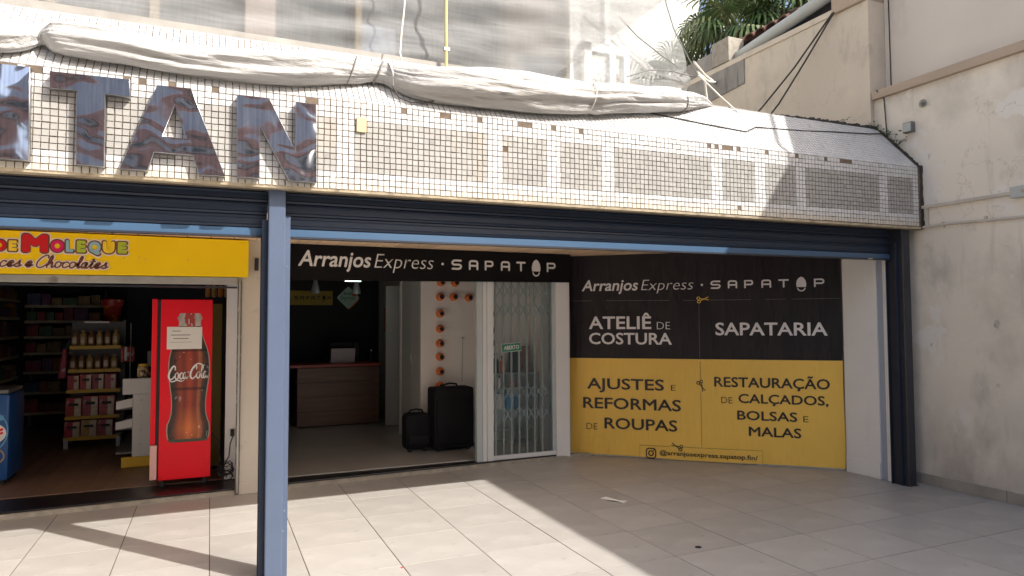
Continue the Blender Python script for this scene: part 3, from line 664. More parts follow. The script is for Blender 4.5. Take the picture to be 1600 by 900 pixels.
net_sheet('scaffold_net', 'pale single net at the right corner with a curved free edge', lambda z: (2.2, edge2(z)), [3.55 + .035 * i for i in range(78)], 5.24, 'net2', 60, .04, .02)
MB_ = MB().tube([(3.34, 5.16, 4.39), (3.55, 5.17, 4.24), (3.80, 5.17, 4.11), (4.0, 5.17, 4.02)], .005, 6); tag(MB_.build('net_seam_cord', 'net_tie', None, True), 'thin grey seam cord running down across the pale net', 'cord')
tag(MB().tube([(3.85, 5.17, 4.75), (3.87, 5.16, 4.60), (3.95, 5.16, 4.38), (4.05, 5.16, 4.22), (4.225, 5.16, 3.97)], .005, 6).build('net_seam_cord', 'net_tie', None, True), 'grey cord curving down near free edge of pale net', 'cord')
tag(MB().tube([(3.45, 5.2, 3.86), (3.7, 5.2, 3.96), (3.95, 5.2, 3.985), (4.225, 5.2, 3.965)], .006, 6).build('edge_cord', 'net_tie', None, True), 'dark cord along the bottom edge of pale net', 'cord')
sp_ = thing('wooden_pole', 'thin yellowish wooden pole standing behind the net roll', 'pole', (1.635, 4.95, 3.5)); MB().tube([(1.637, 4.95, 3.5), (1.632, 4.94, 3.9), (1.622, 4.92, 5.2)], .013, 8).build('pole', 'bamboo', sp_, True); box('clamp', 'metal', sp_, 1.615, 1.66, 4.93, 4.965, 3.72, 3.745)
tag(MB().tube([(1.236, 4.72, 3.46), (1.24, 4.82, 3.60), (1.262, 4.86, 3.78), (1.285, 4.88, 3.95), (1.298, 4.9, 4.1), (1.32, 4.9, 5.2)], .006, 6).build('white_rope', 'rope', None, True), 'thin white rope hanging down to the tied net roll', 'rope')
tag(MB().tube([(4.229, 5.15, 3.965), (4.39, 5.04, 3.75), (4.53, 4.945, 3.575)], .007, 6).build('guy_rope', 'rope', None, True), 'pale rope from net corner down to canopy slope', 'rope')
tg = thing('tie_ropes', 'white tie ropes from net corner to the grey patch', 'rope', (5.3, 6.2, 4.5))
for a, b in (((4.19, 5.17, 4.10), (6.46, 7.55, 5.00)), ((4.22, 5.16, 4.0), (6.46, 7.55, 4.98)), ((4.225, 5.16, 3.98), (6.462, 7.50, 4.97))):
    MB().tube([a, tuple((Vector(a) + Vector(b)) / 2 + Vector((0, 0, -.03))), b], .012, 6).build('rope_strand', 'rope', tg, True)
MB().tube([(5.05, 6.05, 4.32), (5.1, 6.1, 4.24), (5.14, 6.12, 4.10)], .013, 6).build('rope_tail', 'rope', tg, True)
tag(MB().tube([(6.43, 5.5, 5.12), (6.3, 5.95, 4.62), (6.05, 6.2, 4.2), (5.6, 6.3, 3.72)], .010, 6).build('dark_cable', 'cable', None, True), 'left one of two dark cables slanting down the ochre wall', 'cable')
tag(MB().tube([(6.43, 5.48, 5.12), (6.36, 5.85, 4.66), (6.15, 6.05, 4.2), (5.75, 6.15, 3.70)], .010, 6).build('dark_cable', 'cable', None, True), 'right one of two dark cables slanting down the ochre wall', 'cable')
tag(MB().tube([(2.6, 4.69, 3.275), (3.19, 4.81, 3.425), (3.95, 4.745, 3.358), (4.394, 4.718, 3.33), (4.575, 4.788, 3.41), (5.2, 4.83, 3.455), (5.643, 4.865, 3.502), (6.2, 4.90, 3.55), (6.48, 4.93, 3.59)], .0055, 6).build('slack_wire', 'wire', None, True), 'slack black wire lying along the canopy slope', 'wire')
# weeds at the canopy end
def weed(x, y, z, n, size, label):
    t = thing('weed', label, 'weed', (x, y, z)); mb = MB()
    for i in range(n):
        a = R.uniform(0, 6.28); h = R.uniform(.3, 1) * size; d = Vector((math.cos(a) * .8, math.sin(a) * .6, R.uniform(.2, 1))) * h
        p = Vector((x, y, z)); q = p + d; mb.tube([p, (p + q) / 2 + Vector((0, 0, .01)), q], .0018, 4)
        for k in range(3):
            c = q + Vector((R.uniform(-.03, .03), R.uniform(-.03, .03), R.uniform(-.02, .02))); s = R.uniform(.35, .8) * size * .30; e = Vector((R.uniform(-1, 1), R.uniform(-1, 0), R.uniform(-.6, .8))).normalized(); w = e.cross(Vector((.3, -1, .2))).normalized()
            mb.add([c, c + e * s * .5 + w * s * .3, c + e * s, c + e * s * .5 - w * s * .3], [(0, 1, 2), (0, 2, 3)], 0)
    mb.build('foliage', 'leaf', t)
weed(6.46, 4.78, 3.42, 12, .17, 'small weed with broad leaf growing at canopy corner'); weed(6.44, 4.90, 3.54, 14, .14, 'dry tangled weed near the top of canopy end')
weed(6.42, 4.98, 3.63, 16, .12, 'dark moss and stems where canopy top meets pillar'); weed(5.95, 5.02, 3.65, 12, .09, 'tiny weed tuft along the canopy top edge')
mb = MB()
for i in range(52):
    x = 5.0 + i * .028; h = (.012 + .022 * min(1, i / 25)) * R.uniform(.6, 1.25)
    mb.box(x, x + .0285, 5.0 + R.uniform(-.008, .008), 5.10, ztop(x) + uz * SLEN - .01, ztop(x) + uz * SLEN + h)
mb.build('roof_edge_felt', mat('dark_roof_felt', (.055, .053, .05), .95, n=(30, .4), bump=(40, .5, .01)), cn)

# ------------------------------------------------------------------ steel posts and roller shutters
def post(x0, x1, y0, y1, zt, label, gl, gr, pm='slate'):
    t = thing('steel_post', label, 'post', ((x0 + x1) / 2, y0, 0))
    box('post_shaft', pm, t, x0, x1, y0, y1, 0, zt, .007)
    box('base_plate', pm, t, x0 - .012, x1 + .012, y0 - .012, y1 + .012, .0, .006)
    for s, on in ((-1, gl), (1, gr)):
        if not on: continue
        xa = x0 - .002 if s < 0 else x1 + .002; w = .034; zt2 = on
        for k, (ya, yb) in enumerate(((y0 + .055, y0 + .063), (y0 + .158, y0 + .166))):
            box('guide_flange', 'shutter' if s < 0 else pm, t, min(xa, xa + s * w), max(xa, xa + s * w), ya, yb, 0, zt2, .0015)
        box('guide_web', pm, t, min(xa, xa + s * .006), max(xa, xa + s * .006), y0 + .064, y0 + .157, 0, zt2)
    return t
post(.333, .437, 4.62, 4.72, 2.497, 'slate blue square steel post in sunlight below letter N', 2.30, 2.33)
post(6.275, 6.385, 4.62, 4.76, 2.53, 'dark steel post in the shade beside the stained wall', 2.40, 0, 'navy')  # near-black instead of slate: the post's shade is put into its colour
def shutter(xa, xb, label):
    t = thing('roller_shutter', label, 'shutter', ((xa + xb) / 2, 4.72, 2.2))
    def sl(x, y, z): return (x, y, z + .006 * (x - .4))
    z = 2.257
    for k in range(4):
        h = .083 if k < 3 else .06
        prof = [(4.768, z), (4.752, z + .006), (4.746, z + .018), (4.756, z + .026), (4.757, z + h - .022), (4.748, z + h - .014), (4.752, z + h - .002), (4.768, z + h - .001)]
        mb = MB(); n = len(prof); mb.v = [sl(xa, *p) for p in prof] + [sl(xb, *p) for p in prof]
        mb.f = [[i, (i + 1) % n, n + (i + 1) % n, n + i] for i in range(n)] + [list(range(n))[::-1], list(range(n, 2 * n))]; mb.m = [0] * len(mb.f)
        mb.build('slat', 'shutter', t, smooth=True); z += h
    mb = MB(); prof = [(4.752, 2.207), (4.752, 2.255), (4.768, 2.255), (4.768, 2.207)]
    mb.v = [sl(xa, *p) for p in prof] + [sl(xb, *p) for p in prof]; mb.f = [[i, (i + 1) % 4, 4 + (i + 1) % 4, 4 + i] for i in range(4)] + [[3, 2, 1, 0], [4, 5, 6, 7]]; mb.m = [0] * 6
    mb.build('bottom_rail', 'rail', t)
    mb = MB(); prof = [(4.735, 2.192), (4.735, 2.2055), (4.785, 2.2055), (4.785, 2.192)]
    mb.v = [sl(xa - .01, *p) for p in prof] + [sl(xb + .01, *p) for p in prof]; mb.f = [[i, (i + 1) % 4, 4 + (i + 1) % 4, 4 + i] for i in range(4)] + [[3, 2, 1, 0], [4, 5, 6, 7]]; mb.m = [0] * 6
    mb.build('bottom_angle', 'navy', t)
    return t
shutter(-4.2, .331, 'dark blue roller shutter above the yellow sweet shop sign')
s2 = shutter(.439, 6.273, 'long dark blue roller shutter above the black sign and banner')
box('lock_plate', 'mull', s2, 5.93, 5.99, 4.728, 4.7345, 2.228, 2.24)
# shutter housing: closes the canopy behind the slats
tag(MB().hexa([(XL, 4.80, 2.46), (6.5, 4.80, 2.50), (6.5, 5.2, 2.50), (XL, 5.2, 2.46)], [(XL, 4.80, 2.487), (6.5, 4.80, 2.53), (6.5, 5.2, 2.53), (XL, 5.2, 2.487)]).build('shutter_housing', 'navy', None, loc=(0, 5, 2.46)), 'black underside strip behind the roller shutters', 'panel')
# planked ceiling
ce = tag(MB().box(XL, 6.5, 4.85, 7.5, 2.437, 2.455).build('ceiling', 'dwall'), kind='structure')
x = XL
while x < 6.45:
    new_obj('plank', MB().box(0, .193, 5.25, 7.45, 2.424 + R.uniform(0, .002), 2.436).mesh('plank', 'wood', bevel=.002), ce, (x, 0, 0)); x += .2

# ------------------------------------------------------------------ shop building: piers, interiors, facade
sb = thing('shop_building', 'beige shop building with two open shopfronts below netted upper floor', 'building', (1, 8, 0))
box('pier', 'pier', sb, .272, .705, 7.06, 7.35, 0, 2.437, .004)
box('pier_base', 'pier', sb, .268, .708, 7.052, 7.2, 0, .10, .004)
box('pier', 'white', sb, 3.765, 3.945, 7.24, 7.6, 0, 2.437, .004)
# slanted wall behind the banner
A = Vector((4.06, 7.46)); B = Vector((6.33, 5.37)); D2 = (B - A).normalized(); N2 = Vector((-D2.y, D2.x))
def dg(s, n): q = A + D2 * s - N2 * n; return (q.x, q.y)
def slab(s0, s1, n0, n1, z0, z1):
    pts = [dg(s0, n0), dg(s1, n0), dg(s1, n1), dg(s0, n1)]
    return MB().hexa([(*p, z0) for p in pts], [(*p, z1) for p in pts])
slab(-.06, 3.06, -.02, -.15, 0, 2.437).build('slanted_wall', 'white', sb)
box('side_pier', 'white', sb, 6.30, 6.50, 4.945, 5.36, 0, 2.437, .003); box('groove_strip', 'groove', sb, 6.315, 6.50, 4.875, 4.944, 0, 2.437); box('side_pier', 'white', sb, 6.303, 6.50, 4.78, 4.874, 0, 2.437, .003)
box('pier_skirting', 'white', sb, 6.290, 6.301, 4.946, 5.355, 0, .16, .002)
# left shop shell
box('back_wall', 'dwall', sb, -4.2, .5, 12.6, 12.75, 0, 2.8); box('side_wall', 'dwall', sb, -3.4, -3.25, 7.4, 12.6, 0, 2.8)
box('front_lintel', 'pier', sb, -4.2, .272, 7.06, 7.16, 2.02, 2.437)
box('dividing_wall', 'white', sb, .295, .70, 7.352, 12.6, 0, 2.8); box('inner_pier', 'white', sb, .15, .294, 7.5, 7.62, .06, 2.03)
box('shop_ceiling', 'dwall', sb, -4.2, .5, 7.17, 12.75, 2.6, 2.7)
# right shop shell
box('back_wall', 'bwall', sb, .70, 2.72, 12.0, 12.1, 0, 2.8); box('side_wall', 'panelwhite', sb, 2.72, 2.80, 9.45, 12.0, 0, 2.8)
box('shop_ceiling', 'bwall', sb, .70, 4.6, 7.33, 12.1, 2.62, 2.7); box('front_lintel', 'bwall', sb, .70, 3.93, 7.241, 7.33, 2.10, 2.437)
box('end_wall', 'panelwhite', sb, 3.95, 4.05, 7.61, 9.45, 0, 2.8); box('blind_wall', 'dwall', sb, 2.80, 4.05, 9.46, 9.55, 0, 2.8)
# upper facade behind the nets
box('tile_band', 'mosaic', sb, -4.2, 3.36, 6.1, 6.3, 3.45, 4.0)
me_ = sb.children[-1].data; tint_mesh(me_, [(.60, .595, .58)] * len(me_.polygons))
gb = MB()
for k in range(95): gb.box(-4.2 + k * .08, -4.2 + k * .08 + .008, 6.0985, 6.1, 3.5, 4.0)
for k in range(7): gb.box(-4.2, 3.36, 6.0982, 6.0997, 3.52 + k * .08, 3.528 + k * .08)
tag(gb.build('tile_joints', 'mull', sb), kind='stuff')
box('upper_wall', 'fac', sb, -4.2, 3.36, 6.22, 12.7, 4.0, 8.5)
box('side_column', 'fac_pink', sb, .234, .476, 6.09, 6.22, 4.001, 8.5)
for xm, w in ((-2.6, .06), (-1.9, .06), (-1.157, .06), (-.45, .065), (1.187, .055), (2.667, .04), (3.335, .045)): box('mullion', 'mull', sb, xm - w / 2, xm + w / 2, 6.10, 6.22, 4.001, 8.4, .003)
xs = [(-2.57, -1.93), (-1.87, -1.187), (-1.127, -.483), (-.417, .232), (.478, 1.159), (1.215, 2.645), (2.69, 3.31)]
for k, (a, b) in enumerate(xs):
    lit = k >= 4
    w = box('window_frame', 'fac', sb, a, b, 6.17, 6.221, 4.001, 4.045)
    if k == 5:
        cells = [(1.216, 1.552, 4.05, 4.37, 'pane_lt'), (1.556, 2.2, 4.05, 4.9, 'pane_dark'), (2.204, 2.644, 4.05, 4.9, 'pane_dark'), (1.216, 1.552, 4.374, 4.9, 'pane_dark')]
    elif k == 6: cells = [(2.69, 2.878, 4.05, 4.34, 'nwhite'), (2.882, 3.31, 4.05, 4.34, 'pane_lt'), (2.69, 3.31, 4.345, 4.95, 'fac_pink')]
    else: cells = [(a, (a + b) / 2 - .01, 4.05, 4.9, 'pane_dark'), ((a + b) / 2 + .01, b, 4.05, 4.9, 'pane_dark')]
    for c in cells + [(a, b, 4.92 if k != 6 else 4.97, 6.4, 'pane_dark')]: box('pane', c[4], w, c[0], c[1], 6.195, 6.219, c[2], c[3])

# neighbour house seen through the pale net
nb = thing('neighbour_house', 'white framed house with latticed window glimpsed through pale net', 'house', (6, 9.4, 0))
box('house_wall', 'nwhite', nb, 3.4, 5.25, 9.2, 9.4, 0, 8.5); box('rear_wall_sky_screen', 'ngrey', nb, 5.2, 9.0, 10.9, 11.1, 0, 9.6); box('window_post', 'nwhite', nb, 5.24, 5.36, 9.05, 9.2, 4.5, 6.0)  # rear wall raised, widened and paled to stand in for whitish sky
box('window_head', 'nwhite', nb, 5.24, 6.05, 9.05, 9.2, 5.82, 5.95); box('window_post', 'nwhite', nb, 5.70, 5.80, 9.05, 9.2, 4.8, 5.82); box('window_post', 'nwhite', nb, 5.96, 6.06, 9.05, 9.2, 5.3, 5.819); box('window_post', 'nwhite', nb, 5.60, 5.70, 9.04, 9.19, 5.951, 7.2)
for i in range(6):
    for j in range(5): MB().bar((5.37 + i * .055, 9.14, 5.3 + j * .1), (5.40 + i * .055, 9.13, 5.38 + j * .1), .035, .02).build('lattice_block', 'nwhite', nb)
MB().bar((5.5, 9.5, 6.6), (6.44, 8.9, 5.55), .10, .08).build('roof_beam', 'nwhite', nb); MB().bar((5.9, 9.3, 5.55), (6.44, 8.9, 5.25), .05, .05).build('rafter', 'bamboo', nb)
MB().hexa([(5.3, 9.45, 4.6), (6.44, 9.0, 4.6), (6.44, 10.5, 4.6), (5.3, 10.5, 4.6)], [(5.3, 9.45, 5.3), (6.44, 9.0, 5.05), (6.44, 10.5, 5.05), (5.3, 10.5, 5.3)]).build('terrace', 'cement', nb)

# kerbs, floors
kb = MB()
kb.hexa([(-4.2, front_y(-4.2) , -.002), (.29, front_y(.29), -.002), (.29, 7.2, -.002), (-4.2, 7.2, -.002)], [(-4.2, front_y(-4.2) + .015, .035), (.29, front_y(.29) + .012, .035), (.29, 7.2, .035), (-4.2, 7.2, .035)])
kb.hexa([(.70, front_y(.70), -.002), (4.25, front_y(4.25), -.002), (4.0, 7.38, -.002), (.70, 7.3, -.002)], [(.70, front_y(.70) + .012, .035), (4.22, front_y(4.25) + .012, .035), (4.0, 7.38, .035), (.70, 7.3, .035)])
tag(kb.build('kerb', 'cement', None), kind='structure')
thr = MB(); thr.hexa([(-4.2, 6.93, .02), (.29, 7.11, .02), (.29, 7.66, .02), (-4.2, 7.55, .02)], [(-4.2, 6.93, .05), (.29, 7.11, .05), (.29, 7.66, .05), (-4.2, 7.55, .05)])
thr.hexa([(.705, 7.125, .02), (3.95, 7.265, .02), (3.95, 7.35, .02), (.705, 7.37, .02)], [(.705, 7.125, .05), (3.95, 7.265, .05), (3.95, 7.35, .05), (.705, 7.37, .05)])
tag(thr.build('threshold', 'granite', None, bevel=.004), kind='structure')
fl = tag(MB().box(-4.2, .294, 7.5, 12.6, -.01, .04).build('shop_floor', 'dwall'), kind='structure')
x = -3.3; 
while x < .29:
    y = 7.5 - R.uniform(0, .6)
    while y < 12.6:
        a, b = max(y, 7.55), min(y + .9, 12.59)
        if b - a > .02: new_obj('floorboard', MB().box(0, min(.148, .293 - x), a + .001, b - .001, .041, .0555).mesh('floorboard', 'wfloor'), fl, (x, 0, 0))
        y += .9
    x += .15
f2 = tag(MB().box(.705, 4.05, 7.36, 12.0, -.01, .045).build('shop_floor', 'cab'), kind='structure')
for i in range(5):
    for j in range(7):
        a, b = .71 + i * .7, min(.71 + i * .7 + .697, 4.045); c, d = 7.372 + j * .68, min(7.372 + j * .68 + .677, 11.99)
        if b > a: box('floor_tile', 'tfloor', f2, a, b, c, d, .046, .058)

# ------------------------------------------------------------------ sweet shop sign
ys_ = thing('shop_sign', 'yellow sweet shop sign with rainbow balloon letters and brown script', 'sign', (-1.2, 6.98, 2.05))
MB().hexa([(-4.2, 6.945, 2.035), (.325, 6.945, 2.062), (.325, 7.058, 2.062), (-4.2, 7.058, 2.035)], [(-4.2, 6.945, 2.425), (.325, 6.945, 2.409), (.325, 7.058, 2.409), (-4.2, 7.058, 2.425)]).build('sign_board', 'yellow', ys_, bevel=.003)
for c, nm in (((.62, .002, .012), 'balloon_red'), ((.68, .004, .13), 'balloon_magenta'), ((.27, .50, .60), 'balloon_blue'), ((.42, .56, .03), 'balloon_green'), ((.90, .66, .03), 'balloon_yellow'), ((.17, .045, .03), 'script_brown'), ((.80, .72, .62), 'script_cream')): M[nm] = mat(nm, c, .4)
O = ORG[ys_.name]
LET = [('D', -1.665, -1.578, 2.24, .095, 'balloon_red'), ('E', -1.560, -1.503, 2.242, .09, 'balloon_yellow'), ('M', -1.465, -1.283, 2.235, .155, 'balloon_red'), ('O', -1.262, -1.168, 2.246, .10, 'balloon_magenta'), ('L', -1.152, -1.096, 2.246, .105, 'balloon_blue'),
       ('E', -1.072, -1.004, 2.246, .105, 'balloon_green'), ('Q', -.984, -.892, 2.246, .10, 'balloon_blue'), ('U', -.876, -.786, 2.247, .105, 'balloon_yellow'), ('E', -.762, -.690, 2.248, .103, 'balloon_green')]
for lay, (grow, lift, mm) in enumerate(((.030, .0012, 'script_cream'), (.016, .0030, 'script_brown'), (0, .0048, None))):
    for ch, a, b, z, h, c in LET:
        me = text_mesh(ch, a - grow * .72, b + grow * .72, z - grow * .72, h + grow * 1.44, (.10, .095, .07)[lay], 0, .0012)
        place(me, 'balloon_letter' if lay == 2 else 'letter_outline', mm or c, ys_, on_y(6.944, O, lift - .001))
GL = {'c': ([[(.75, .78), (.55, .95), (.25, .85), (.08, .45), (.2, .08), (.5, .02), (.95, .35)]], .9),
      'e': ([[(.0, .3), (.4, .42), (.72, .72), (.55, .98), (.25, .88), (.1, .45), (.25, .05), (.55, .02), (.95, .35)]], .9),
      's': ([[(.0, .3), (.35, .65), (.52, 1.0), (.62, .6), (.68, .25), (.45, .0), (.15, .08)], [(.62, .05), (.95, .3)]], .85),
      'h': ([[(.0, .3), (.35, .9), (.5, 1.6), (.38, 1.95), (.22, 1.7), (.15, .9), (.12, .0)], [(.12, .3), (.35, .8), (.6, .9), (.68, .55), (.66, .12), (.8, .02), (1.05, .3)]], 1.0),
      'o': ([[(.45, .95), (.2, .9), (.05, .5), (.2, .05), (.5, .02), (.72, .35), (.68, .8), (.45, .95)], [(.6, .88), (.8, .78), (1.0, .85)]], .9),
      'l': ([[(.0, .3), (.35, .9), (.5, 1.6), (.4, 1.95), (.25, 1.75), (.18, .9), (.2, .15), (.4, .0), (.65, .3)]], .6),
      'a': ([[(.7, .85), (.45, .98), (.15, .8), (.05, .35), (.2, .03), (.45, .15), (.68, .8), (.66, .2), (.8, .02), (1.05, .3)]], 1.0),
      't': ([[(.0, .3), (.3, .9), (.4, 1.55), (.28, .7), (.25, .15), (.42, .0), (.7, .3)], [(.05, 1.08), (.65, 1.15)]], .65),
      'C': ([[(1.25, 1.55), (1.2, 1.9), (.9, 2.0), (.45, 1.6), (.12, .9), (.15, .25), (.5, -.05), (.95, .1), (1.35, .55)]], 1.3), ' ': ([], .55)}
def script(s, x0, x1, z0, xh, slant=.25):
    out = []; x = 0
    for ch in s:
        for ln in GL[ch][0]: out.append([(x + a + b * slant, b) for a, b in ln])
        x += GL[ch][1]
    k = (x1 - x0) / x
    return [smooth_pts([(x0 + a * k, z0 + b * xh) for a, b in ln], 5) for ln in out]
for w, mm, lift in ((.030, 'script_cream', .0022), (.0115, 'script_brown', .0040)):
    for s, a, b in (('ces', -1.625, -1.475), ('e', -1.445, -1.395), ('Chocolates', -1.372, -.842)):
        place(stroke_mesh(script(s, a, b, 2.110, .052), w, .001), 'script_lettering' if lift > .003 else 'script_outline', mm, ys_, on_y(6.944, O, lift))
for x, z in ((-.60, 2.21), (-.55, 2.20), (-.2, 2.20), (-.72, 2.20)): place(stroke_mesh([[(x, z), (x + .012, z + .014)]], .004), 'scuff_mark', 'mull', ys_, on_y(6.944, O, .0005))
# rail and box under the sign
hd = thing('shutter_rail', 'weathered grey shutter rail under the yellow sign with round knob', 'rail', (-1.5, 7, 1.98))
MB().hexa([(-4.2, 6.97, 1.972), (.232, 6.97, 1.987), (.232, 7.056, 1.987), (-4.2, 7.056, 1.972)], [(-4.2, 6.97, 2.032), (.232, 6.97, 2.058), (.232, 7.056, 2.058), (-4.2, 7.056, 2.032)]).build('rail_body', 'metal', hd, bevel=.004)
MB().lathe([(.02, 0), (.034, .01), (.034, .022), (.022, .034)], (0, 0, 0), 14, 'z').build('knob', 'cement', hd, True).location = Vector((-.32, 6.955, 1.965)) - O * 0 - ORG[hd.name]
MB().box(-4.2, .23, 6.985, 7.05, 1.955, 1.971).build('rail_lip', 'navy', hd)
tk = thing('shutter_track', 'rusty peeling vertical shutter track at edge of cream pier', 'track', (.26, 7.05, 0)); box('track_plate', 'rust', tk, .236, .271, 7.04, 7.09, .0, 2.03, .002); box('track_lip', 'metal', tk, .246, .262, 7.03, 7.039, .02, 2.03)
bxs = tag(MB().box(.385, .42, 7.02, 7.058, 2.13, 2.25).build('door_sensor', 'navy', None, bevel=.003, loc=(.40, 7.04, 2.13)), 'small black box fixed high on the cream pier', 'box')

# ------------------------------------------------------------------ black fascia sign
fs = thing('fascia_sign', 'black fascia sign with white shop lettering over the open doorway', 'sign', (2.3, 7.2, 2.07))
MB().hexa([(.705, 7.19, 2.055), (3.935, 7.19, 2.088), (3.935, 7.239, 2.088), (.705, 7.239, 2.055)], [(.705, 7.19, 2.422), (3.935, 7.19, 2.418), (3.935, 7.239, 2.418), (.705, 7.239, 2.422)]).build('sign_board', 'black', fs)
O = ORG[fs.name]
def shop_name(root, mk, base_a, kx, kz, mw, f, st=.022):
    """the white two-part shop name; kx, kz map sign coordinates to the host"""
    place(text_mesh('Arranjos', kx(.804), kx(1.545), kz(2.200), kz(2.362) - kz(2.200), .017, .20), 'lettering', mw, root, f)
    place(text_mesh('Express', kx(1.580), kx(2.232), kz(2.200), kz(2.352) - kz(2.200), -.012, .22), 'lettering', mw, root, f)
    place(poly_mesh([circ(kx(2.335), kz(2.262), (kx(1) - kx(0)) * .014)]), 'dot', mw, root, f)
    for lt_ in (('S', 2.45, 2.548), ('A', 2.654, 2.745), ('P', 2.845, 2.93), ('A', 3.043, 3.135), ('T', 3.235, 3.335), ('P', 3.63, 3.725)):
        s = sapatop_strokes([lt_], 2.214, 2.305); place(stroke_mesh([[(kx(a), kz(b)) for a, b in l] for l in s], st, .0015), 'sign_letter', mw, root, f)
    for pp in sole_polys(3.481, 2.148, 2.346, .112): place(poly_mesh([[(kx(a), kz(b)) for a, b in p] for p in pp]), 'sole_emblem', mw, root, f)
shop_name(fs, 0, 0, lambda x: x, lambda z: z, 'letter', on_y(7.188, O))

# ------------------------------------------------------------------ banner
bn = thing('banner', 'large black and yellow sewing and shoe repair banner on slanted wall', 'banner', (4.06, 7.46, 0), rot=(0, 0, math.atan2(D2.y, D2.x)))
def wr(s, z): return .013 * max(0, mn.noise((s * 3.2 - z * 1.5, z * .55, 3))) + .006 * math.sin(s * 6.5 + z * 2.2) * mn.noise((s * .9, z * 1.1, 5)) + .007 * mn.noise((s * 6 - z * .8, z * 1.2, 1)) + .006 * mn.noise((s * 2.2 + z * 1.6, z * .7, 9))
ZY = 1.172
def cloth(z0f, z1f, nz_, name, m):
    V, F = [], []; nx = 110
    for j in range(nz_ + 1):
        for i in range(nx + 1):
            s = .012 + 3.05 * i / nx; t = j / nz_; z = z0f(s) + (z1f(s) - z0f(s)) * t
            V.append((s + .004 * math.sin(z * 5), -.012 - wr(s, z), z))
    for j in range(nz_):
        for i in range(nx): q = j * (nx + 1) + i; F.append([q, q + 1, q + nx + 2, q + nx + 1])
    mb = MB(); mb.v = V; mb.f = F; mb.m = [0] * len(F); me = mb.mesh(name, m, 'all'); return new_obj(name, me, bn)
cloth(lambda s: .014 + .006 * math.sin(s * 3.1) + .01 * max(0, s - 2.3), lambda s: ZY + .004 * s, 44, 'yellow_half', 'bn_yellow'); cloth(lambda s: ZY + .004 * s, lambda s: 2.425, 44, 'black_half', 'bn_black')
def fb(lift=.004): return lambda x, y, z: (x, -.012 - wr(x, y) - z - lift, y)
shop_name(bn, 0, 0, lambda x: .168 + (x - .804) * (2.897 - .168) / (3.735 - .804), lambda z: 1.989 + (z - 2.200) * .135 / .162, 'bn_white', fb(), .018)
def bt(s, a, b, z, cap, off, mm): place(text_mesh(s, a, b, z, cap, off), 'lettering', mm, bn, fb())
bt('ATELIÊ', .255, 1.007, 1.526, .153, .018, 'bn_white'); bt('DE', 1.072, 1.226, 1.524, .088, -.012, 'bn_white'); bt('COSTURA', .254, 1.243, 1.343, .138, .018, 'bn_white'); bt('SAPATARIA', 1.736, 2.916, 1.456, .145, .018, 'bn_white')
bt('AJUSTES', .225, 1.146, .803, .130, .016, 'bn_dark'); bt('E', 1.227, 1.279, .806, .068, -.012, 'bn_dark'); bt('REFORMAS', .174, 1.337, .568, .132, .016, 'bn_dark'); bt('DE', .214, .347, .314, .076, -.012, 'bn_dark'); bt('ROUPAS', .434, 1.292, .332, .130, .016, 'bn_dark')
bt('RESTAURAÇÃO', 1.713, 2.926, .868, .112, .016, 'bn_dark'); bt('DE', 1.787, 1.908, .681, .073, -.012, 'bn_dark'); bt('CALÇADOS,', 1.974, 2.907, .692, .102, .016, 'bn_dark'); bt('BOLSAS', 1.957, 2.588, .502, .103, .016, 'bn_dark'); bt('E', 2.65, 2.701, .503, .067, -.012, 'bn_dark'); bt('MALAS', 2.079, 2.626, .325, .105, .016, 'bn_dark')
bt('@arranjosexpress.sapatop.fin/', 1.084, 2.168, .057, .050, .012, 'bn_dark')
def rrect(cx, cz, w, h, r, n=5):
    out = []
    for sx, sz, a0 in ((1, 1, 0), (-1, 1, 90), (-1, -1, 180), (1, -1, 270)):
        for i in range(n + 1): a = math.radians(a0 + 90 * i / n); out.append((cx + sx * (w / 2 - r) + r * math.cos(a), cz + sz * (h / 2 - r) + r * math.sin(a)))
    return out
q = rrect(.984, .068, .108, .112, .032); place(stroke_mesh([q + q[:2], circ(.984, .068, .027, None, 20) + circ(.984, .068, .027, None, 20)[:2]], .013), 'camera_emblem', 'bn_dark', bn, fb()); place(poly_mesh([circ(1.017, .104, .008)]), 'camera_emblem_dot', 'bn_dark', bn, fb())
place(stroke_mesh([[(.045, 1.872), (.8, 1.868), (1.52, 1.862)], [(1.68, 1.862), (2.4, 1.862), (3.05, 1.864)], [(1.557, 1.82), (1.556, 1.5), (1.556, 1.19)]], .004), 'cutting_line', 'bn_line', bn, fb()); place(stroke_mesh([[(1.560, 1.15), (1.562, .95)], [(1.562, .80), (1.563, .4), (1.564, .165)], [(.853, .012), (.853, .155), (1.2, .157)], [(1.36, .158), (2.22, .165), (2.22, .03)]], .004), 'cutting_line', 'bn_line2', bn, fb())
def scissors(cx, cz, s, ang, mm):
    c, d = math.cos(ang), math.sin(ang)
    def r_(p): return (cx + s * (p[0] * c - p[1] * d), cz + s * (p[0] * d + p[1] * c))
    l = [[(-.25, .10), (.1, .02), (.55, -.14)], [(-.25, -.10), (.1, .0), (.55, .14)]]
    k = circ(-.40, .17, .15, .13, 14); k2 = circ(-.40, -.17, .15, .13, 14)
    place(stroke_mesh([[r_(p) for p in q] for q in l + [k + k[:2], k2 + k2[:2]]], .009 * s / .12), 'scissors_emblem', mm, bn, fb(.0055))
scissors(1.600, 1.872, .115, .15, 'bn_gold'); scissors(1.570, .872, .115, -1.15, 'bn_dark'); scissors(1.285, .163, .115, math.pi - .35, 'bn_dark')

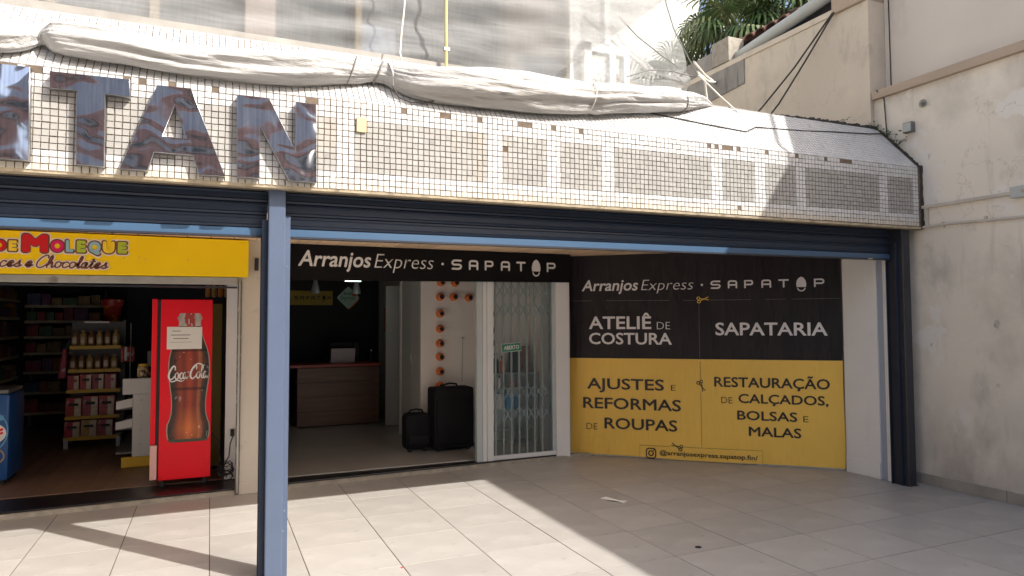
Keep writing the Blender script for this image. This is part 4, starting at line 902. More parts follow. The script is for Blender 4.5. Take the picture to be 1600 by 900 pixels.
# ------------------------------------------------------------------ door with folding grille
dr = thing('sliding_door', 'white framed sliding glass door pushed to the right pier', 'door', (3.2, 7.28, .05))
box('door_stile', 'frame_grey', dr, 2.755, 2.822, 7.23, 7.29, .051, 2.09, .003); box('door_stile', 'frame_white', dr, 2.826, 2.875, 7.235, 7.30, .051, 2.09, .003); box('door_stile', 'frame_white', dr, 2.879, 2.955, 7.225, 7.295, .051, 2.09, .003)
box('bottom_rail', 'frame_white', dr, 2.956, 3.76, 7.25, 7.29, .051, .098, .003); box('door_stile', 'frame_grey', dr, 3.72, 3.763, 7.25, 7.29, .099, 2.09, .003)
box('glass_pane', 'glass', dr, 2.956, 3.719, 7.268, 7.274, .099, 2.09)
gr = thing('folding_grille', 'grey folding lattice grille standing behind the glass door', 'grille', (3.35, 7.36, .05))
bars = [3.03 + .1 * i for i in range(8)]
for i, xb in enumerate(bars): box('grille_bar', 'grille', gr, xb - .011, xb + .011, 7.345, 7.357, .06, 2.09); 
for i in range(7):
    for zc in (1.985, 1.765, .80, .55):
        for s, yo in ((1, 0), (-1, .006)): MB().bar((bars[i], 7.338 + yo, zc - .085 * s), (bars[i + 1], 7.338 + yo, zc + .085 * s), .013, .004, 0, (0, 1, 0)).build('lattice_strap', 'grille', gr)
sg = thing('open_sign', 'small green open sign hanging crooked on the glass door', 'sign', (3.19, 7.26, 1.325), rot=(0, math.radians(-4), 0))
mbx = MB().box(-.125, .125, -.006, .0, -.05, .05); new_obj('plate', mbx.mesh('plate', 'letter'), sg); new_obj('field', MB().box(-.120, .120, -.0075, -.0062, -.045, .045).mesh('field', 'green'), sg); place(text_mesh('ABERTO', -.095, .095, -.022, .045, .02), 'lettering', 'letter', sg, on_y(-.0085))

# ------------------------------------------------------------------ repair shop interior
cw = thing('display_wall', 'matt white display wall panel behind the suitcases', 'wall panel', (3.1, 8.4, .06)); box('panel', 'panelwhite', cw, 2.43, 3.94, 8.36, 8.42, .06, 2.60, .004)
def spool(x, z, label):
    t = thing('thread_spool', label, 'spool', (x, 8.3, z), group='orange thread spools on the white panel')
    MB().lathe([(.030, .062), (.044, .055), (.050, .030), (.050, .004), (.043, -.036), (.028, -.060)], (x, 8.30, z), 16, 'y').build('thread', 'orange', t, True)
    MB().lathe([(.027, -.066), (.027, -.0605)], (x, 8.30, z), 14, 'y').build('core_end', 'gasket', t)
    MB().lathe([(.012, .0), (.012, .06)], (x, 8.302, z), 8, 'y').build('peg', 'chrome', t)
ordn = ['topmost', 'second', 'third', 'fourth', 'fifth', 'sixth', 'lowest']
for i, z in enumerate((1.935, 1.725, 1.532, 1.347, 1.178, .994, .818)): spool(2.668, z, 'orange thread spool, ' + ordn[i] + ' in the long left column')
spool(2.850, 1.937, 'orange thread spool in the middle of the top row'); spool(3.055, 1.93, 'orange thread spool at the right of the top row')
for i, x in enumerate((2.68, 2.87)): spool(x, 2.12, ('left' if i == 0 else 'right') + ' orange spool half hidden behind the black fascia')
for i, (x, z) in enumerate(((3.36, 1.72), (3.37, 1.51), (3.37, 1.34), (3.37, 1.06))): spool(x, z, 'orange spool behind the glass door, ' + ('top', 'second', 'third', 'bottom')[i] + ' of its column')
hk = thing('wall_hook', 'small steel hook with thin cord on white panel', 'hook', (2.98, 8.35, 1.41)); MB().lathe([(.016, 0), (.012, -.04)], (2.985, 8.36, 1.414), 10, 'y').build('hook', 'chrome', hk, True); MB().tube([(2.98, 8.335, 1.41), (2.97, 8.34, .85)], .003, 5).build('cord', 'ink', hk)
# closet and doors at left of the panel
cl = thing('white_closet', 'tall white closet with two doors beside the display panel', 'closet', (2.5, 8.9, .06)); box('carcass', 'cab', cl, 2.465, 2.72, 8.43, 9.43, .06, 2.58)
for a, b in ((8.435, 8.86), (8.866, 9.36)): box('door', 'cab', cl, 2.447, 2.464, a, b, .08, 2.16, .003)
box('handle', 'chrome', cl, 2.432, 2.446, 8.84, 8.885, 1.08, 1.20, .004); box('end_post', 'panelwhite', cl, 2.43, 2.46, 9.37, 9.44, .06, 2.58)
idr = thing('interior_door', 'plain grey white interior door standing ajar beyond closet', 'door', (2.55, 10.2, .06)); box('door_leaf', 'cab', idr, 2.42, 2.68, 10.18, 10.22, .07, 2.16, .004)
po = tag(MB().box(2.700, 2.719, 11.2, 11.5, 1.45, 1.85).build('orange_poster', 'orange', None, loc=(2.71, 11.3, 1.45)), 'orange poster on the side wall behind the counter', 'poster')
# counter
co = thing('service_counter', 'dark wood service counter with red top at the back', 'counter', (1.8, 10.7, .06))
for k in range(4): box('front_panel', 'dwood', co, 1.19, 2.40, 10.55, 10.58, .075 + k * .215, .075 + k * .215 + .212, .002)
box('side_panel', 'dwood', co, 1.19, 1.22, 10.581, 11.1, .07, .94); box('counter_top', 'redtop', co, .72, 2.42, 10.50, 11.15, .945, .985, .004); box('low_panel', 'dwood', co, .72, 1.10, 10.75, 10.78, .06, .94); box('plinth', 'bwall', co, 1.22, 2.40, 10.60, 11.0, .055, .075)
lt = thing('laptop', 'pale laptop open on the red counter top', 'laptop', (1.9, 10.8, .985)); MB().hexa([(1.705, 10.78, .99), (2.07, 10.78, .99), (2.07, 10.79, .99), (1.705, 10.79, .99)], [(1.705, 10.74, 1.21), (2.07, 10.74, 1.21), (2.07, 10.75, 1.21), (1.705, 10.75, 1.21)]).build('lid', 'screen', lt); box('base', 'screen', lt, 1.705, 2.07, 10.79, 11.0, .986, 1.0)
sm = thing('sewing_machine', 'dark sewing machine behind the laptop on the counter', 'sewing machine', (2.1, 11.05, .985)); box('bed', 'gasket', sm, 1.70, 2.2, 10.98, 11.12, .986, 1.06, .01); box('column', 'gasket', sm, 2.08, 2.2, 10.99, 11.11, 1.061, 1.3, .02); box('arm', 'gasket', sm, 1.72, 2.079, 11.0, 11.1, 1.22, 1.3, .02); box('head', 'gasket', sm, 1.72, 1.80, 11.0, 11.1, 1.08, 1.219, .01)
bo = thing('spray_bottle', 'small dark bottle at the right end of the counter', 'bottle', (2.33, 10.8, .985)); MB().lathe([(.03, 0), (.03, .11), (.012, .14), (.012, .17)], (2.33, 10.8, .986), 12).build('body', 'gasket', bo, True); MB().lathe([(.014, 0), (.014, .025)], (2.33, 10.8, 1.157), 10).build('cap', 'letter', bo)
ysn = thing('wall_sign', 'mustard yellow name sign on the black back wall', 'sign', (1.56, 11.98, 2.02)); O = ORG[ysn.name]; box('board', 'dyellow', ysn, 1.215, 1.915, 11.97, 11.999, 1.905, 2.145)
for lt_ in (('S', 1.29, 1.34), ('A', 1.385, 1.435), ('P', 1.48, 1.525), ('A', 1.565, 1.615), ('T', 1.655, 1.705), ('P', 1.835, 1.88)): place(stroke_mesh(sapatop_strokes([lt_], 2.0, 2.05), .012), 'sign_letter', 'gasket', ysn, on_y(11.969, O))
for pp in sole_polys(1.77, 1.97, 2.075, .055): place(poly_mesh(pp), 'sole_emblem', 'gasket', ysn, on_y(11.969, O))
place(stroke_mesh([circ(1.77, 2.022, .095, None, 28) + circ(1.77, 2.022, .095, None, 28)[:1]], .005), 'ring', 'mull', ysn, on_y(11.969, O))
ms = thing('wall_sign', 'mint green diamond sign with script on the black back wall', 'sign', (2.175, 11.9, 2.03)); O = ORG[ms.name]
def rdia(r): return [(2.175 + a, 2.035 + b) for a, b in ((0, r), (-.03, r - .02), (-r + .02, .03), (-r, 0), (-r + .02, -.03), (-.03, -r + .02), (0, -r), (.03, -r + .02), (r - .02, -.03), (r, 0), (r - .02, .03), (.03, r - .02))]
place(poly_mesh([[(a + .02, b - .03) for a, b in rdia(.17)]], .006), 'backing', 'orange', ms, on_y(11.97, O)); place(poly_mesh([rdia(.19)], .006), 'board', 'mint', ms, on_y(11.95, O)); place(text_mesh('Express', 2.04, 2.29, 2.0, .07, -.01, .2), 'lettering', 'green', ms, on_y(11.942, O)); place(text_mesh('Arranjos', 2.09, 2.26, 2.085, .045, .01, .2), 'lettering', 'green', ms, on_y(11.942, O)); place(poly_mesh([circ(2.28, 2.10, .045)], .002), 'dot', 'orange', ms, on_y(11.942, O))
for i, x in enumerate((1.435, 2.045)):
    t = thing('pendant_lamp', ('left' if i == 0 else 'right') + ' brushed metal pendant lamp over the counter', 'lamp', (x, 10.55, 2.05), group='pendant lamps over the counter'); MB().lathe([(.066, 0), (.064, .03), (.052, .09), (.036, .15), (.026, .19), (.022, .20)], (x, 10.55, 2.05), 18).build('shade', 'lamp_metal', t, True); MB().tube([(x, 10.55, 2.25), (x, 10.55, 2.62)], .004, 6).build('flex', 'gasket', t); MB().lathe([(.05, 0), (.05, .003)], (x, 10.55, 2.046), 14).build('bulb', 'letter', t)
cs = thing('ceiling_light', 'slim lit strip light on the dark shop ceiling', 'light', (1.9, 10, 2.2)); box('housing', 'gasket', cs, 1.77, 2.01, 9.96, 10.06, 2.216, 2.23); box('diffuser', 'lamp_on', cs, 1.78, 2.0, 9.97, 10.05, 2.209, 2.2155); MB().tube([(1.9, 10.01, 2.23), (1.9, 10.01, 2.62)], .006, 6).build('stem', 'gasket', cs)
# suitcases
def suitcase(x0, x1, y, d, z0, z1, label, rnd_, small):
    t = thing('suitcase', label, 'suitcase', ((x0 + x1) / 2, y, .058)); MB().box(x0, x1, y, y + d, z0, z1).build('shell', 'suit', t, smooth=True, bevel=rnd_)
    mx = (x0 + x1) / 2; w = x1 - x0
    MB().box(x0 + .03, x1 - .03, y - .022, y + .02, z0 + .06, z1 - (.25 if small else .13)).build('front_pocket', 'suit', t, smooth=True, bevel=.018)
    MB().tube([(mx - .09, y + d / 2, z1 - .005), (mx - .075, y + d / 2, z1 + .03), (mx, y + d / 2, z1 + .042), (mx + .075, y + d / 2, z1 + .03), (mx + .09, y + d / 2, z1 - .005)], .011, 8).build('handle', 'suit', t, True)
    for s in (-1, 1): MB().lathe([(.028, -.015), (.032, 0), (.028, .015)], (mx + s * (w / 2 - .06), y + .05, .058 + .032), 12, 'y').build('wheel', 'gasket', t)
    bd = MB().lathe([(.02, -.004), (.02, 0)], (0, 0, 0), 12, 'y').build('badge', 'chrome', t); bd.location = Vector((mx, y - .023 if not small else y - .001, z1 - .21 if not small else z1 - .12)) - ORG[t.name]
    for s in (-1, 1): MB().tube([(mx + s * (w / 2 - .012), y + .004, z0 + .05), (mx + s * (w / 2 - .012), y + .004, z1 - .06)], .004, 5).build('piping', 'gasket', t)
suitcase(2.472, 2.985, 7.93, .30, .085, .822, 'tall black suitcase standing beside the glass door', .03, False)
suitcase(2.150, 2.462, 8.02, .24, .085, .520, 'small black suitcase with rounded top beside taller one', .055, True)
# glass display shelves behind the door
ds = thing('display_shelves', 'grey display shelves behind the glass door with small bottles', 'shelves', (3.55, 8.2, .06))
for z in (.96, .775, .49, .25): box('shelf', 'frame_grey', ds, 3.20, 3.92, 8.05, 8.35, z - .012, z, .002)
for x in (3.20, 3.56, 3.905): box('upright', 'frame_grey', ds, x, x + .012, 8.06, 8.34, .06, .947)
def bottle(x, y, z, h, r, m, label, group='bottles and boxes on the display shelves'):
    t = thing('polish_bottle', label, 'bottle', (x, y, z), group=group); MB().lathe([(r, 0), (r, h * .6), (r * .45, h * .75), (r * .45, h * .86)], (x, y, z), 12).build('body', m, t, True); MB().lathe([(r * .55, 0), (r * .55, h * .14)], (x, y, z + h * .86), 10).build('cap', 'gasket', t)
bottle(3.44, 8.12, .961, .22, .032, 'redtop', 'dark red bottle standing on top display shelf'); bottle(3.36, 8.15, .961, .26, .04, 'gasket', 'black bottle at left of top display shelf'); bottle(3.40, 8.12, .776, .15, .022, 'letter', 'white bottle with red label on second shelf'); bottle(3.58, 8.12, .776, .15, .03, 'orange', 'orange bottle on second display shelf')
for x, z, w, h, m, lb in ((3.56, .961, .13, .36, 'gasket', 'tall dark box on top display shelf'), (3.72, .961, .10, .34, 'dwood', 'brown box at right of top display shelf'), (3.5, .491, .16, .2, 'ltblue', 'blue packet on third display shelf'), (3.3, .491, .16, .2, 'letter', 'white carton on third display shelf')):
    t = MB().box(x, x + w, 8.12, 8.2, z, z + h).build('carton', m, None, bevel=.003, loc=(x + w / 2, 8.16, z)); tag(t, lb, 'carton', 'bottles and boxes on the display shelves')
wc = thing('wood_cabinet', 'orange brown wood cabinet edge just behind the blue post', 'cabinet', (.8, 7.6, .06)); box('side', 'mwood', wc, .712, .735, 7.42, 7.95, .06, .90, .002)

# ------------------------------------------------------------------ sweet shop: red drinks cooler
ck = thing('drinks_cooler', 'tall red drinks cooler with big cola bottle print on side', 'cooler', (-.2, 7.7, .05))
box('cabinet', 'red', ck, -.438, .022, 7.435, 8.05, .115, 1.858, .006); box('door', 'red', ck, -.515, -.468, 7.445, 8.04, .46, 1.862, .006); box('gasket', 'gasket', ck, -.467, -.439, 7.455, 8.03, .13, 1.85)
box('lower_grille', 'pink', ck, -.512, -.452, 7.442, 8.04, .125, .452, .006)
for z in (.16, .20, .24, .28, .32): box('grille_slot', 'gasket', ck, -.5135, -.5115, 7.5, 7.98, z, z + .012)
for x in (-.40, -.03):
    for y in (7.48, 8.0): MB().lathe([(.022, 0), (.018, .062)], (x, y, .053), 10).build('foot', 'gasket', ck)
O = ORG[ck.name]
# printed bottle: half-widths by height, tint computed like a printed picture
PROF = [(.470, .150), (.480, .172), (.52, .187), (.58, .193), (.64, .190), (.69, .170), (.75, .156), (.83, .153), (.92, .158), (1.02, .172), (1.12, .183), (1.22, .185), (1.30, .178), (1.38, .160), (1.46, .130), (1.54, .108), (1.62, .098), (1.655, .100), (1.66, .108), (1.685, .112), (1.69, .100), (1.715, .096), (1.722, .085)]
def hw(z):
    for (a, b), (c, d) in zip(PROF, PROF[1:]):
        if a <= z <= c: return b + (d - b) * (z - a) / (c - a)
    return .08
NU, NV = 40, 90; V, F, CC = [], [], []
for j in range(NV + 1):
    z = .470 + (1.722 - .470) * j / NV
    for i in range(NU + 1): u = -1 + 2 * i / NU; V.append((-.182 + u * hw(z) + 0 * z, 7.4335, z))
for j in range(NV):
    z = .470 + (1.252) * (j + .5) / NV
    for i in range(NU):
        q = j * (NU + 1) + i; F.append([q, q + 1, q + NU + 2, q + NU + 1]); u = -1 + 2 * (i + .5) / NU
        e = abs(u); rib = .5 + .5 * math.cos(u * 11 + .4 * math.sin(z * 5)); nn = .5 + .5 * mn.noise((u * 5, z * 14, 0))
        if z > 1.60: c = [.30 + .35 * nn, .27 + .28 * nn, .24 + .26 * nn] if e > .45 or nn > .62 else [.42, .05, .04]
        elif z < .50: c = [.05, .06, .035]
        else:
            k = .35 + .65 * rib; c = [.30 * k + .10, .045 * k + .012, .012 * k + .006]
            if z < .80: g = max(0, 1 - abs(z - .60) / .22) * max(0, 1 - abs(u - .05) * 1.1); c = [c[0] + .36 * g, c[1] + .13 * g, c[2] + .02 * g]
            if abs(u - .55) < .12: c = [c[0] + .25 * rib, c[1] + .14 * rib, c[2] + .05 * rib]
            if e > .42: f = min(1, ((e - .42) / .45) ** .6) * (.75 + .5 * nn); c = [c[0] * (1 - f) + .028 * f, c[1] * (1 - f) + .022 * f, c[2] * (1 - f) + .014 * f]
            if abs(z - 1.36) < .012 or abs(z - .985) < .010: c = [x * .4 for x in c]
            if nn > .78: c = [x + .16 for x in c]
            elif nn < .18: c = [x * .4 for x in c]
        if e > .965 and 0.5 < z: c = [.36, .31, .24]
        CC.append(c)
me = bpy.data.meshes.new('bottle_print'); me.from_pydata([tuple(Vector(v) - O) for v in V], [], F); me.materials.append(M['print']); tint_mesh(me, CC); new_obj('bottle_print', me, ck)
COLA = [[(1.25, 1.35), (1.30, 1.75), (1.0, 1.95), (.55, 1.5), (.18, .8), (.2, .25), (.5, .0), (.95, .2), (1.3, .6)],
        [(.2, .2), (.5, -.28), (1.0, -.30), (1.6, -.12), (2.3, -.30), (2.9, -.20)],
        [(1.62, .95), (1.35, .75), (1.3, .3), (1.5, .03), (1.78, .15), (1.9, .6), (1.75, .92), (1.62, .95), (1.9, .72), (2.15, .8)],
        [(2.62, .75), (2.5, .95), (2.25, .75), (2.12, .35), (2.28, .03), (2.55, .1), (2.8, .45)],
        [(3.25, .8), (3.05, .97), (2.8, .7), (2.74, .25), (2.95, .03), (3.2, .4), (3.32, .9), (3.25, .3), (3.38, .03), (3.62, .35)],
        [(3.55, .95), (3.85, 1.02)],
        [(5.15, 1.35), (5.2, 1.75), (4.95, 1.95), (4.45, 1.5), (4.08, .8), (4.1, .25), (4.4, .0), (4.85, .2), (5.2, .6)],
        [(4.7, 1.55), (5.1, 2.1), (5.8, 2.15), (6.3, 1.9), (6.6, 1.95)],
        [(5.5, .95), (5.25, .75), (5.2, .3), (5.4, .03), (5.68, .15), (5.8, .6), (5.65, .92), (5.5, .95), (5.8, .7), (6.0, .75)],
        [(5.95, .5), (6.25, 1.2), (6.38, 1.7), (6.22, 1.72), (6.1, 1.0), (6.1, .2), (6.3, .03), (6.5, .3)],
        [(6.95, .8), (6.75, .97), (6.5, .7), (6.44, .25), (6.65, .03), (6.9, .4), (7.02, .9), (6.95, .3), (7.08, .03), (7.3, .3)]]
def cmap(p): return (-.368 + p[0] / 7.3 * .355, 1.078 + (p[1]) * .066 + p[0] * .001)
cl_ = []
for i, l in enumerate(COLA):
    s = smooth_pts([cmap(p) for p in l], 5); n = len(s); bw_ = .0130 if i in (0, 6) else .0095
    cl_.append({'p': s, 'w': [bw_ * (.55 + .75 * math.sin(math.pi * min(1, max(0, k / (n - 1)))) ) for k in range(n)]})
place(stroke_mesh(cl_, .01, .001), 'script_lettering', 'letter', ck, on_y(7.4325, O))
nt = thing('paper_notice', 'white paper notice taped to the red cooler', 'notice', (-.23, 7.43, 1.37)); O2 = ORG[nt.name]
place(poly_mesh([[(-.383, 1.372), (-.074, 1.372), (-.072, 1.587), (-.383, 1.590)]], .0006), 'sheet', 'paper', nt, on_y(7.4285, O2))
place(stroke_mesh([[(-.335, 1.548), (-.265, 1.548)], [(-.345, 1.51), (-.18, 1.51)], [(-.325, 1.475), (-.195, 1.475)]], .008), 'print_line', 'ink', nt, on_y(7.427, O2)); place(stroke_mesh([[(-.355, 1.44), (-.16, 1.441)]], .003), 'print_line', 'ink', nt, on_y(7.427, O2))
gc = thing('green_cooler', 'yellow green cooler standing behind the red drinks cooler', 'cooler', (.08, 8.2, .05)); box('cabinet', 'olive', gc, -.25, .118, 8.08, 8.6, .09, 1.83, .006); box('edge_trim', 'gasket', gc, .119, .145, 8.075, 8.6, .06, 1.87); box('top_cap', 'gasket', gc, -.25, .118, 8.075, 8.6, 1.831, 1.87); box('base', 'gasket', gc, -.25, .118, 8.1, 8.6, .055, .089)
cb_ = thing('cable_tangle', 'tangled black plug cables on the floor beside cream pier', 'cables', (.2, 7.45, .06))
for k in range(5):
    pts = []; a0 = R.uniform(0, 6)
    for i in range(14):
        a = a0 + i * .6; rr_ = .05 + .03 * R.random(); pts.append((.16 + rr_ * math.cos(a), 7.42 + rr_ * .5 * math.sin(a), .07 + i * .006 + .09 * R.random() * (k < 3) + rr_ * .6 * (1 + math.sin(a)) * .7))
    MB().tube([(p[0], p[1], p[2]) for p in pts], .005, 5).build('cable', 'wire', cb_, True)
MB().tube([(.235, 7.46, .52), (.20, 7.45, .42), (.19, 7.44, .30), (.12, 7.43, .16)], .006, 5).build('cable', 'wire', cb_, True); MB().tube([(.03, 7.46, .54), (.09, 7.45, .46), (.11, 7.44, .3), (.16, 7.43, .14)], .005, 5).build('cable', 'wire', cb_, True)
box('plug', 'wire', cb_, .20, .235, 7.45, 7.485, .49, .56, .004)
so_ = thing('socket', 'white wall socket low beside the rusty shutter track', 'socket', (.22, 7.49, .5)); box('plate', 'letter', so_, .215, .285, 7.488, 7.499, .47, .58, .003)
# white gondola end with brackets
wg = thing('white_shelf_unit', 'white shop shelf unit end with yellow base beside cooler', 'shelf unit', (-.72, 8.6, .06))
box('end_panel', 'shelf_white', wg, -.762, -.25, 8.55, 8.58, .17, .845, .003); box('head', 'shelf_white', wg, -.862, -.25, 8.54, 8.60, .847, 1.02, .006); box('plinth', 'price', wg, -.862, -.25, 8.545, 8.60, .06, .168, .003)
for z in (.70, .48): MB().hexa([(-.92, 8.545, z - .01), (-.763, 8.545, z + .012), (-.763, 8.59, z + .012), (-.92, 8.59, z - .01)], [(-.92, 8.545, z + .07), (-.763, 8.545, z + .105), (-.763, 8.59, z + .105), (-.92, 8.59, z + .07)]).build('shelf_bracket', 'shelf_white', wg)
for z in (.78, .62, .46, .30): MB().lathe([(.008, 0), (.006, -.004)], (-.68, 8.55, z), 8, 'y').build('rivet', 'metal', wg)
for z in (.68, .46, .20): box('shelf', 'shelf_dark', wg, -.92, -.76, 8.60, 9.8, z, z + .02)
jr = thing('sweet_jar', 'clear sweet jar with pale and dark sweets on white unit', 'jar', (-.68, 8.7, 1.02)); MB().lathe([(.05, 0), (.058, .02), (.058, .10), (.045, .125)], (-.68, 8.68, 1.021), 16).build('jar', mat('mixed_sweets', (.5, .38, .2), .3, n=(30, .6), stains=[((.06, .03, .02), 22, .5, .55), ((.85, .75, .55), 28, .6, .63)]), jr, True); MB().lathe([(.05, 0), (.05, .022)], (-.68, 8.68, 1.147), 14).build('lid', 'price', jr)
sc = thing('shop_scale', 'dim grey till display on the counter behind white unit', 'till', (-.6, 9.0, 1.02)); box('stand', 'shelf_dark', sc, -.66, -.45, 8.95, 9.05, 1.021, 1.05); box('display', 'shelf_dark', sc, -.66, -.45, 8.98, 9.02, 1.12, 1.30, .008); box('neck', 'shelf_dark', sc, -.57, -.54, 8.99, 9.01, 1.051, 1.119)
# gondola with packets
PK = {}
for nm, c in (('pk_red', (.45, .03, .03)), ('pk_crimson', (.35, .02, .06)), ('pk_brown', (.30, .15, .07)), ('pk_cream', (.62, .52, .38)), ('pk_gold', (.50, .32, .10)), ('pk_blue', (.08, .12, .30)), ('pk_green', (.10, .22, .10)), ('pk_orange', (.55, .20, .04)), ('pk_grey', (.30, .30, .30)), ('pk_purple', (.22, .05, .20))): M['d' + nm[1:]] = mat('d' + nm[1:], tuple(q * .5 for q in c), .5, n=(14, .4)); M[nm] = mat(nm, c, .35, n=(14, .35), stains=[((.60, .52, .45), 11, .58, .62, None, 4, .7)])  # dk_ set: same packet colours halved, the dim shop's shade painted in
gd = thing('gondola_shelf', 'freestanding shop shelf with yellow price rails in the centre', 'shelf unit', (-1.35, 10.3, .06))
for x in (-1.64, -1.06): box('upright', 'shelf_dark', gd, x, x + .03, 10.42, 10.46, .06, 1.66)
for x in (-1.65, -1.08): box('foot', 'metal', gd, x, x + .045, 10.10, 10.145, .057, .18)
box('back_panel', 'shelf_dark', gd, -1.61, -1.06, 10.43, 10.45, .2, 1.64); box('top_bar', 'letter', gd, -1.46, -1.19, 10.12, 10.16, 1.625, 1.645)
SH = [1.325, 1.03, .775, .445, .185]
for i, z in enumerate(SH):
    e = .012 * i; box('shelf', 'shelf_white', gd, -1.60 - e, -1.055, 10.12, 10.42, z - .015, z); box('price_rail', 'price', gd, -1.61 - e, -1.05, 10.105, 10.118, z - .03, z + .012)
def packet(x0, x1, y, d, z, h, m, label, group, soft):
    t = thing('sweet_packet', label, 'packet', ((x0 + x1) / 2, y, z), group=group)
    if soft:
        mx, w = (x0 + x1) / 2, (x1 - x0) / 2; mb = MB(); n = 12; pr = [(.75, 0), (1, .12), (1.02, .5), (.9, .72), (.35, .86), (.75, 1.)]
        for r, k in pr:
            for j in range(n): a = 2 * math.pi * j / n; mb.v.append((mx + w * r * math.cos(a) * (1 + .06 * math.sin(3 * a)), y + d / 2 + d / 2 * r * math.sin(a), z + h * k))
        for i in range(len(pr) - 1):
            for j in range(n): q = i * n + j; q2 = i * n + (j + 1) % n; mb.f.append([q, q2, q2 + n, q + n]); mb.m.append(0)
        mb.f += [list(range(n))[::-1], list(range((len(pr) - 1) * n, len(pr) * n))]; mb.m += [0, 0]
        mb.build('bag', m, t, True); MB().box(mx - w * .5, mx + w * .5, y - .004, y + .004, z + h * .2, z + h * .58).build('label_patch', 'pk_cream', t)
    else:
        MB().box(x0, x1, y, y + d, z, z + h).build('carton', m, t, bevel=.004); MB().box(x0 + (x1 - x0) * .55, x1 - .006, y - .002, y - .0005, z + .01, z + h - .01).build('label_patch', 'pk_cream', t); MB().box(x0 + (x1 - x0) * .2, x0 + (x1 - x0) * .8, y - .0035, y - .0021, z + h * .58, z + h * .72).build('label_band', 'gasket' if h > .2 else 'pk_red', t)
pos = ['first', 'second', 'third', 'fourth', 'fifth', 'sixth']
for r, (n, m, hh, soft, what) in enumerate(((6, ['pk_brown', 'pk_gold'], .21, True, 'tied brown sweet bag'), (6, ['pk_brown', 'pk_brown', 'pk_gold'], .20, True, 'tied dark sweet bag'), (4, ['pk_red', 'pk_red', 'pk_crimson'], .20, False, 'red snack packet'), (3, ['pk_red', 'pk_crimson'], .25, False, 'red and white carton'), (3, ['pk_crimson', 'pk_gold'], .21, False, 'stacked crimson carton'))):
    w = .54 / n
    for k in range(n):
        x = -1.61 - .012 * r + k * w; packet(x + .004, x + w - .004, 10.13, .09 if soft else .2, SH[r] + .001, hh * R.uniform(.94, 1.03), m[k % len(m)], what + ', ' + pos[k] + ' from left on the ' + ('top', 'second', 'middle', 'fourth', 'bottom')[r] + ' gondola shelf', 'packets on the centre gondola shelf', soft)
hb = thing('hanging_snacks', 'strip of red and white snack bags hanging by the gondola', 'snack bags', (-.98, 10.1, 1.2))
for k in range(5): MB().box(-1.04 + k * .027, -1.0 + k * .027, 10.02 + .012 * k, 10.06 + .012 * k, 1.12 + .02 * (k % 2), 1.32).build('snack_bag', ('pk_red', 'letter', 'pk_red', 'pk_crimson', 'pk_red')[k], hb, smooth=True, bevel=.01)
MB().tube([(-.93, 10.0, .7), (-.93, 10.0, 1.62)], .007, 6).build('rod', 'metal', hb, True)
pb = thing('hanging_snacks', 'dark pink bags hanging from left side of the gondola', 'snack bags', (-1.69, 10.3, .9)); MB().hexa([(-1.74, 10.15, .93), (-1.655, 10.15, .93), (-1.655, 10.3, .93), (-1.74, 10.3, .93)], [(-1.69, 10.15, 1.3), (-1.65, 10.15, 1.3), (-1.65, 10.3, 1.3), (-1.69, 10.3, 1.3)]).build('bag', 'pk_crimson', pb, bevel=.01); MB().tube([(-1.665, 10.2, 1.29), (-1.64, 10.3, 1.42)], .005, 5).build('hook', 'metal', pb)
bk = thing('red_bucket', 'red sweet bucket with orange print on high back shelf', 'bucket', (-1.25, 11, 1.63)); MB().lathe([(.09, 0), (.115, .22), (.12, .225)], (-1.255, 11.0, 1.63), 18).build('bucket', mat('red_bucket_print', (.38, .03, .01), .4, stains=[((.62, .20, .02), 9, .52, .58)]), bk, True); MB().lathe([(.14, 0), (.145, .09), (.10, .11)], (-1.255, 11.0, 1.856), 18).build('lid', 'pk_red', bk, True); box('stand', 'shelf_dark', bk, -1.40, -1.10, 10.9, 11.1, .06, 1.629)
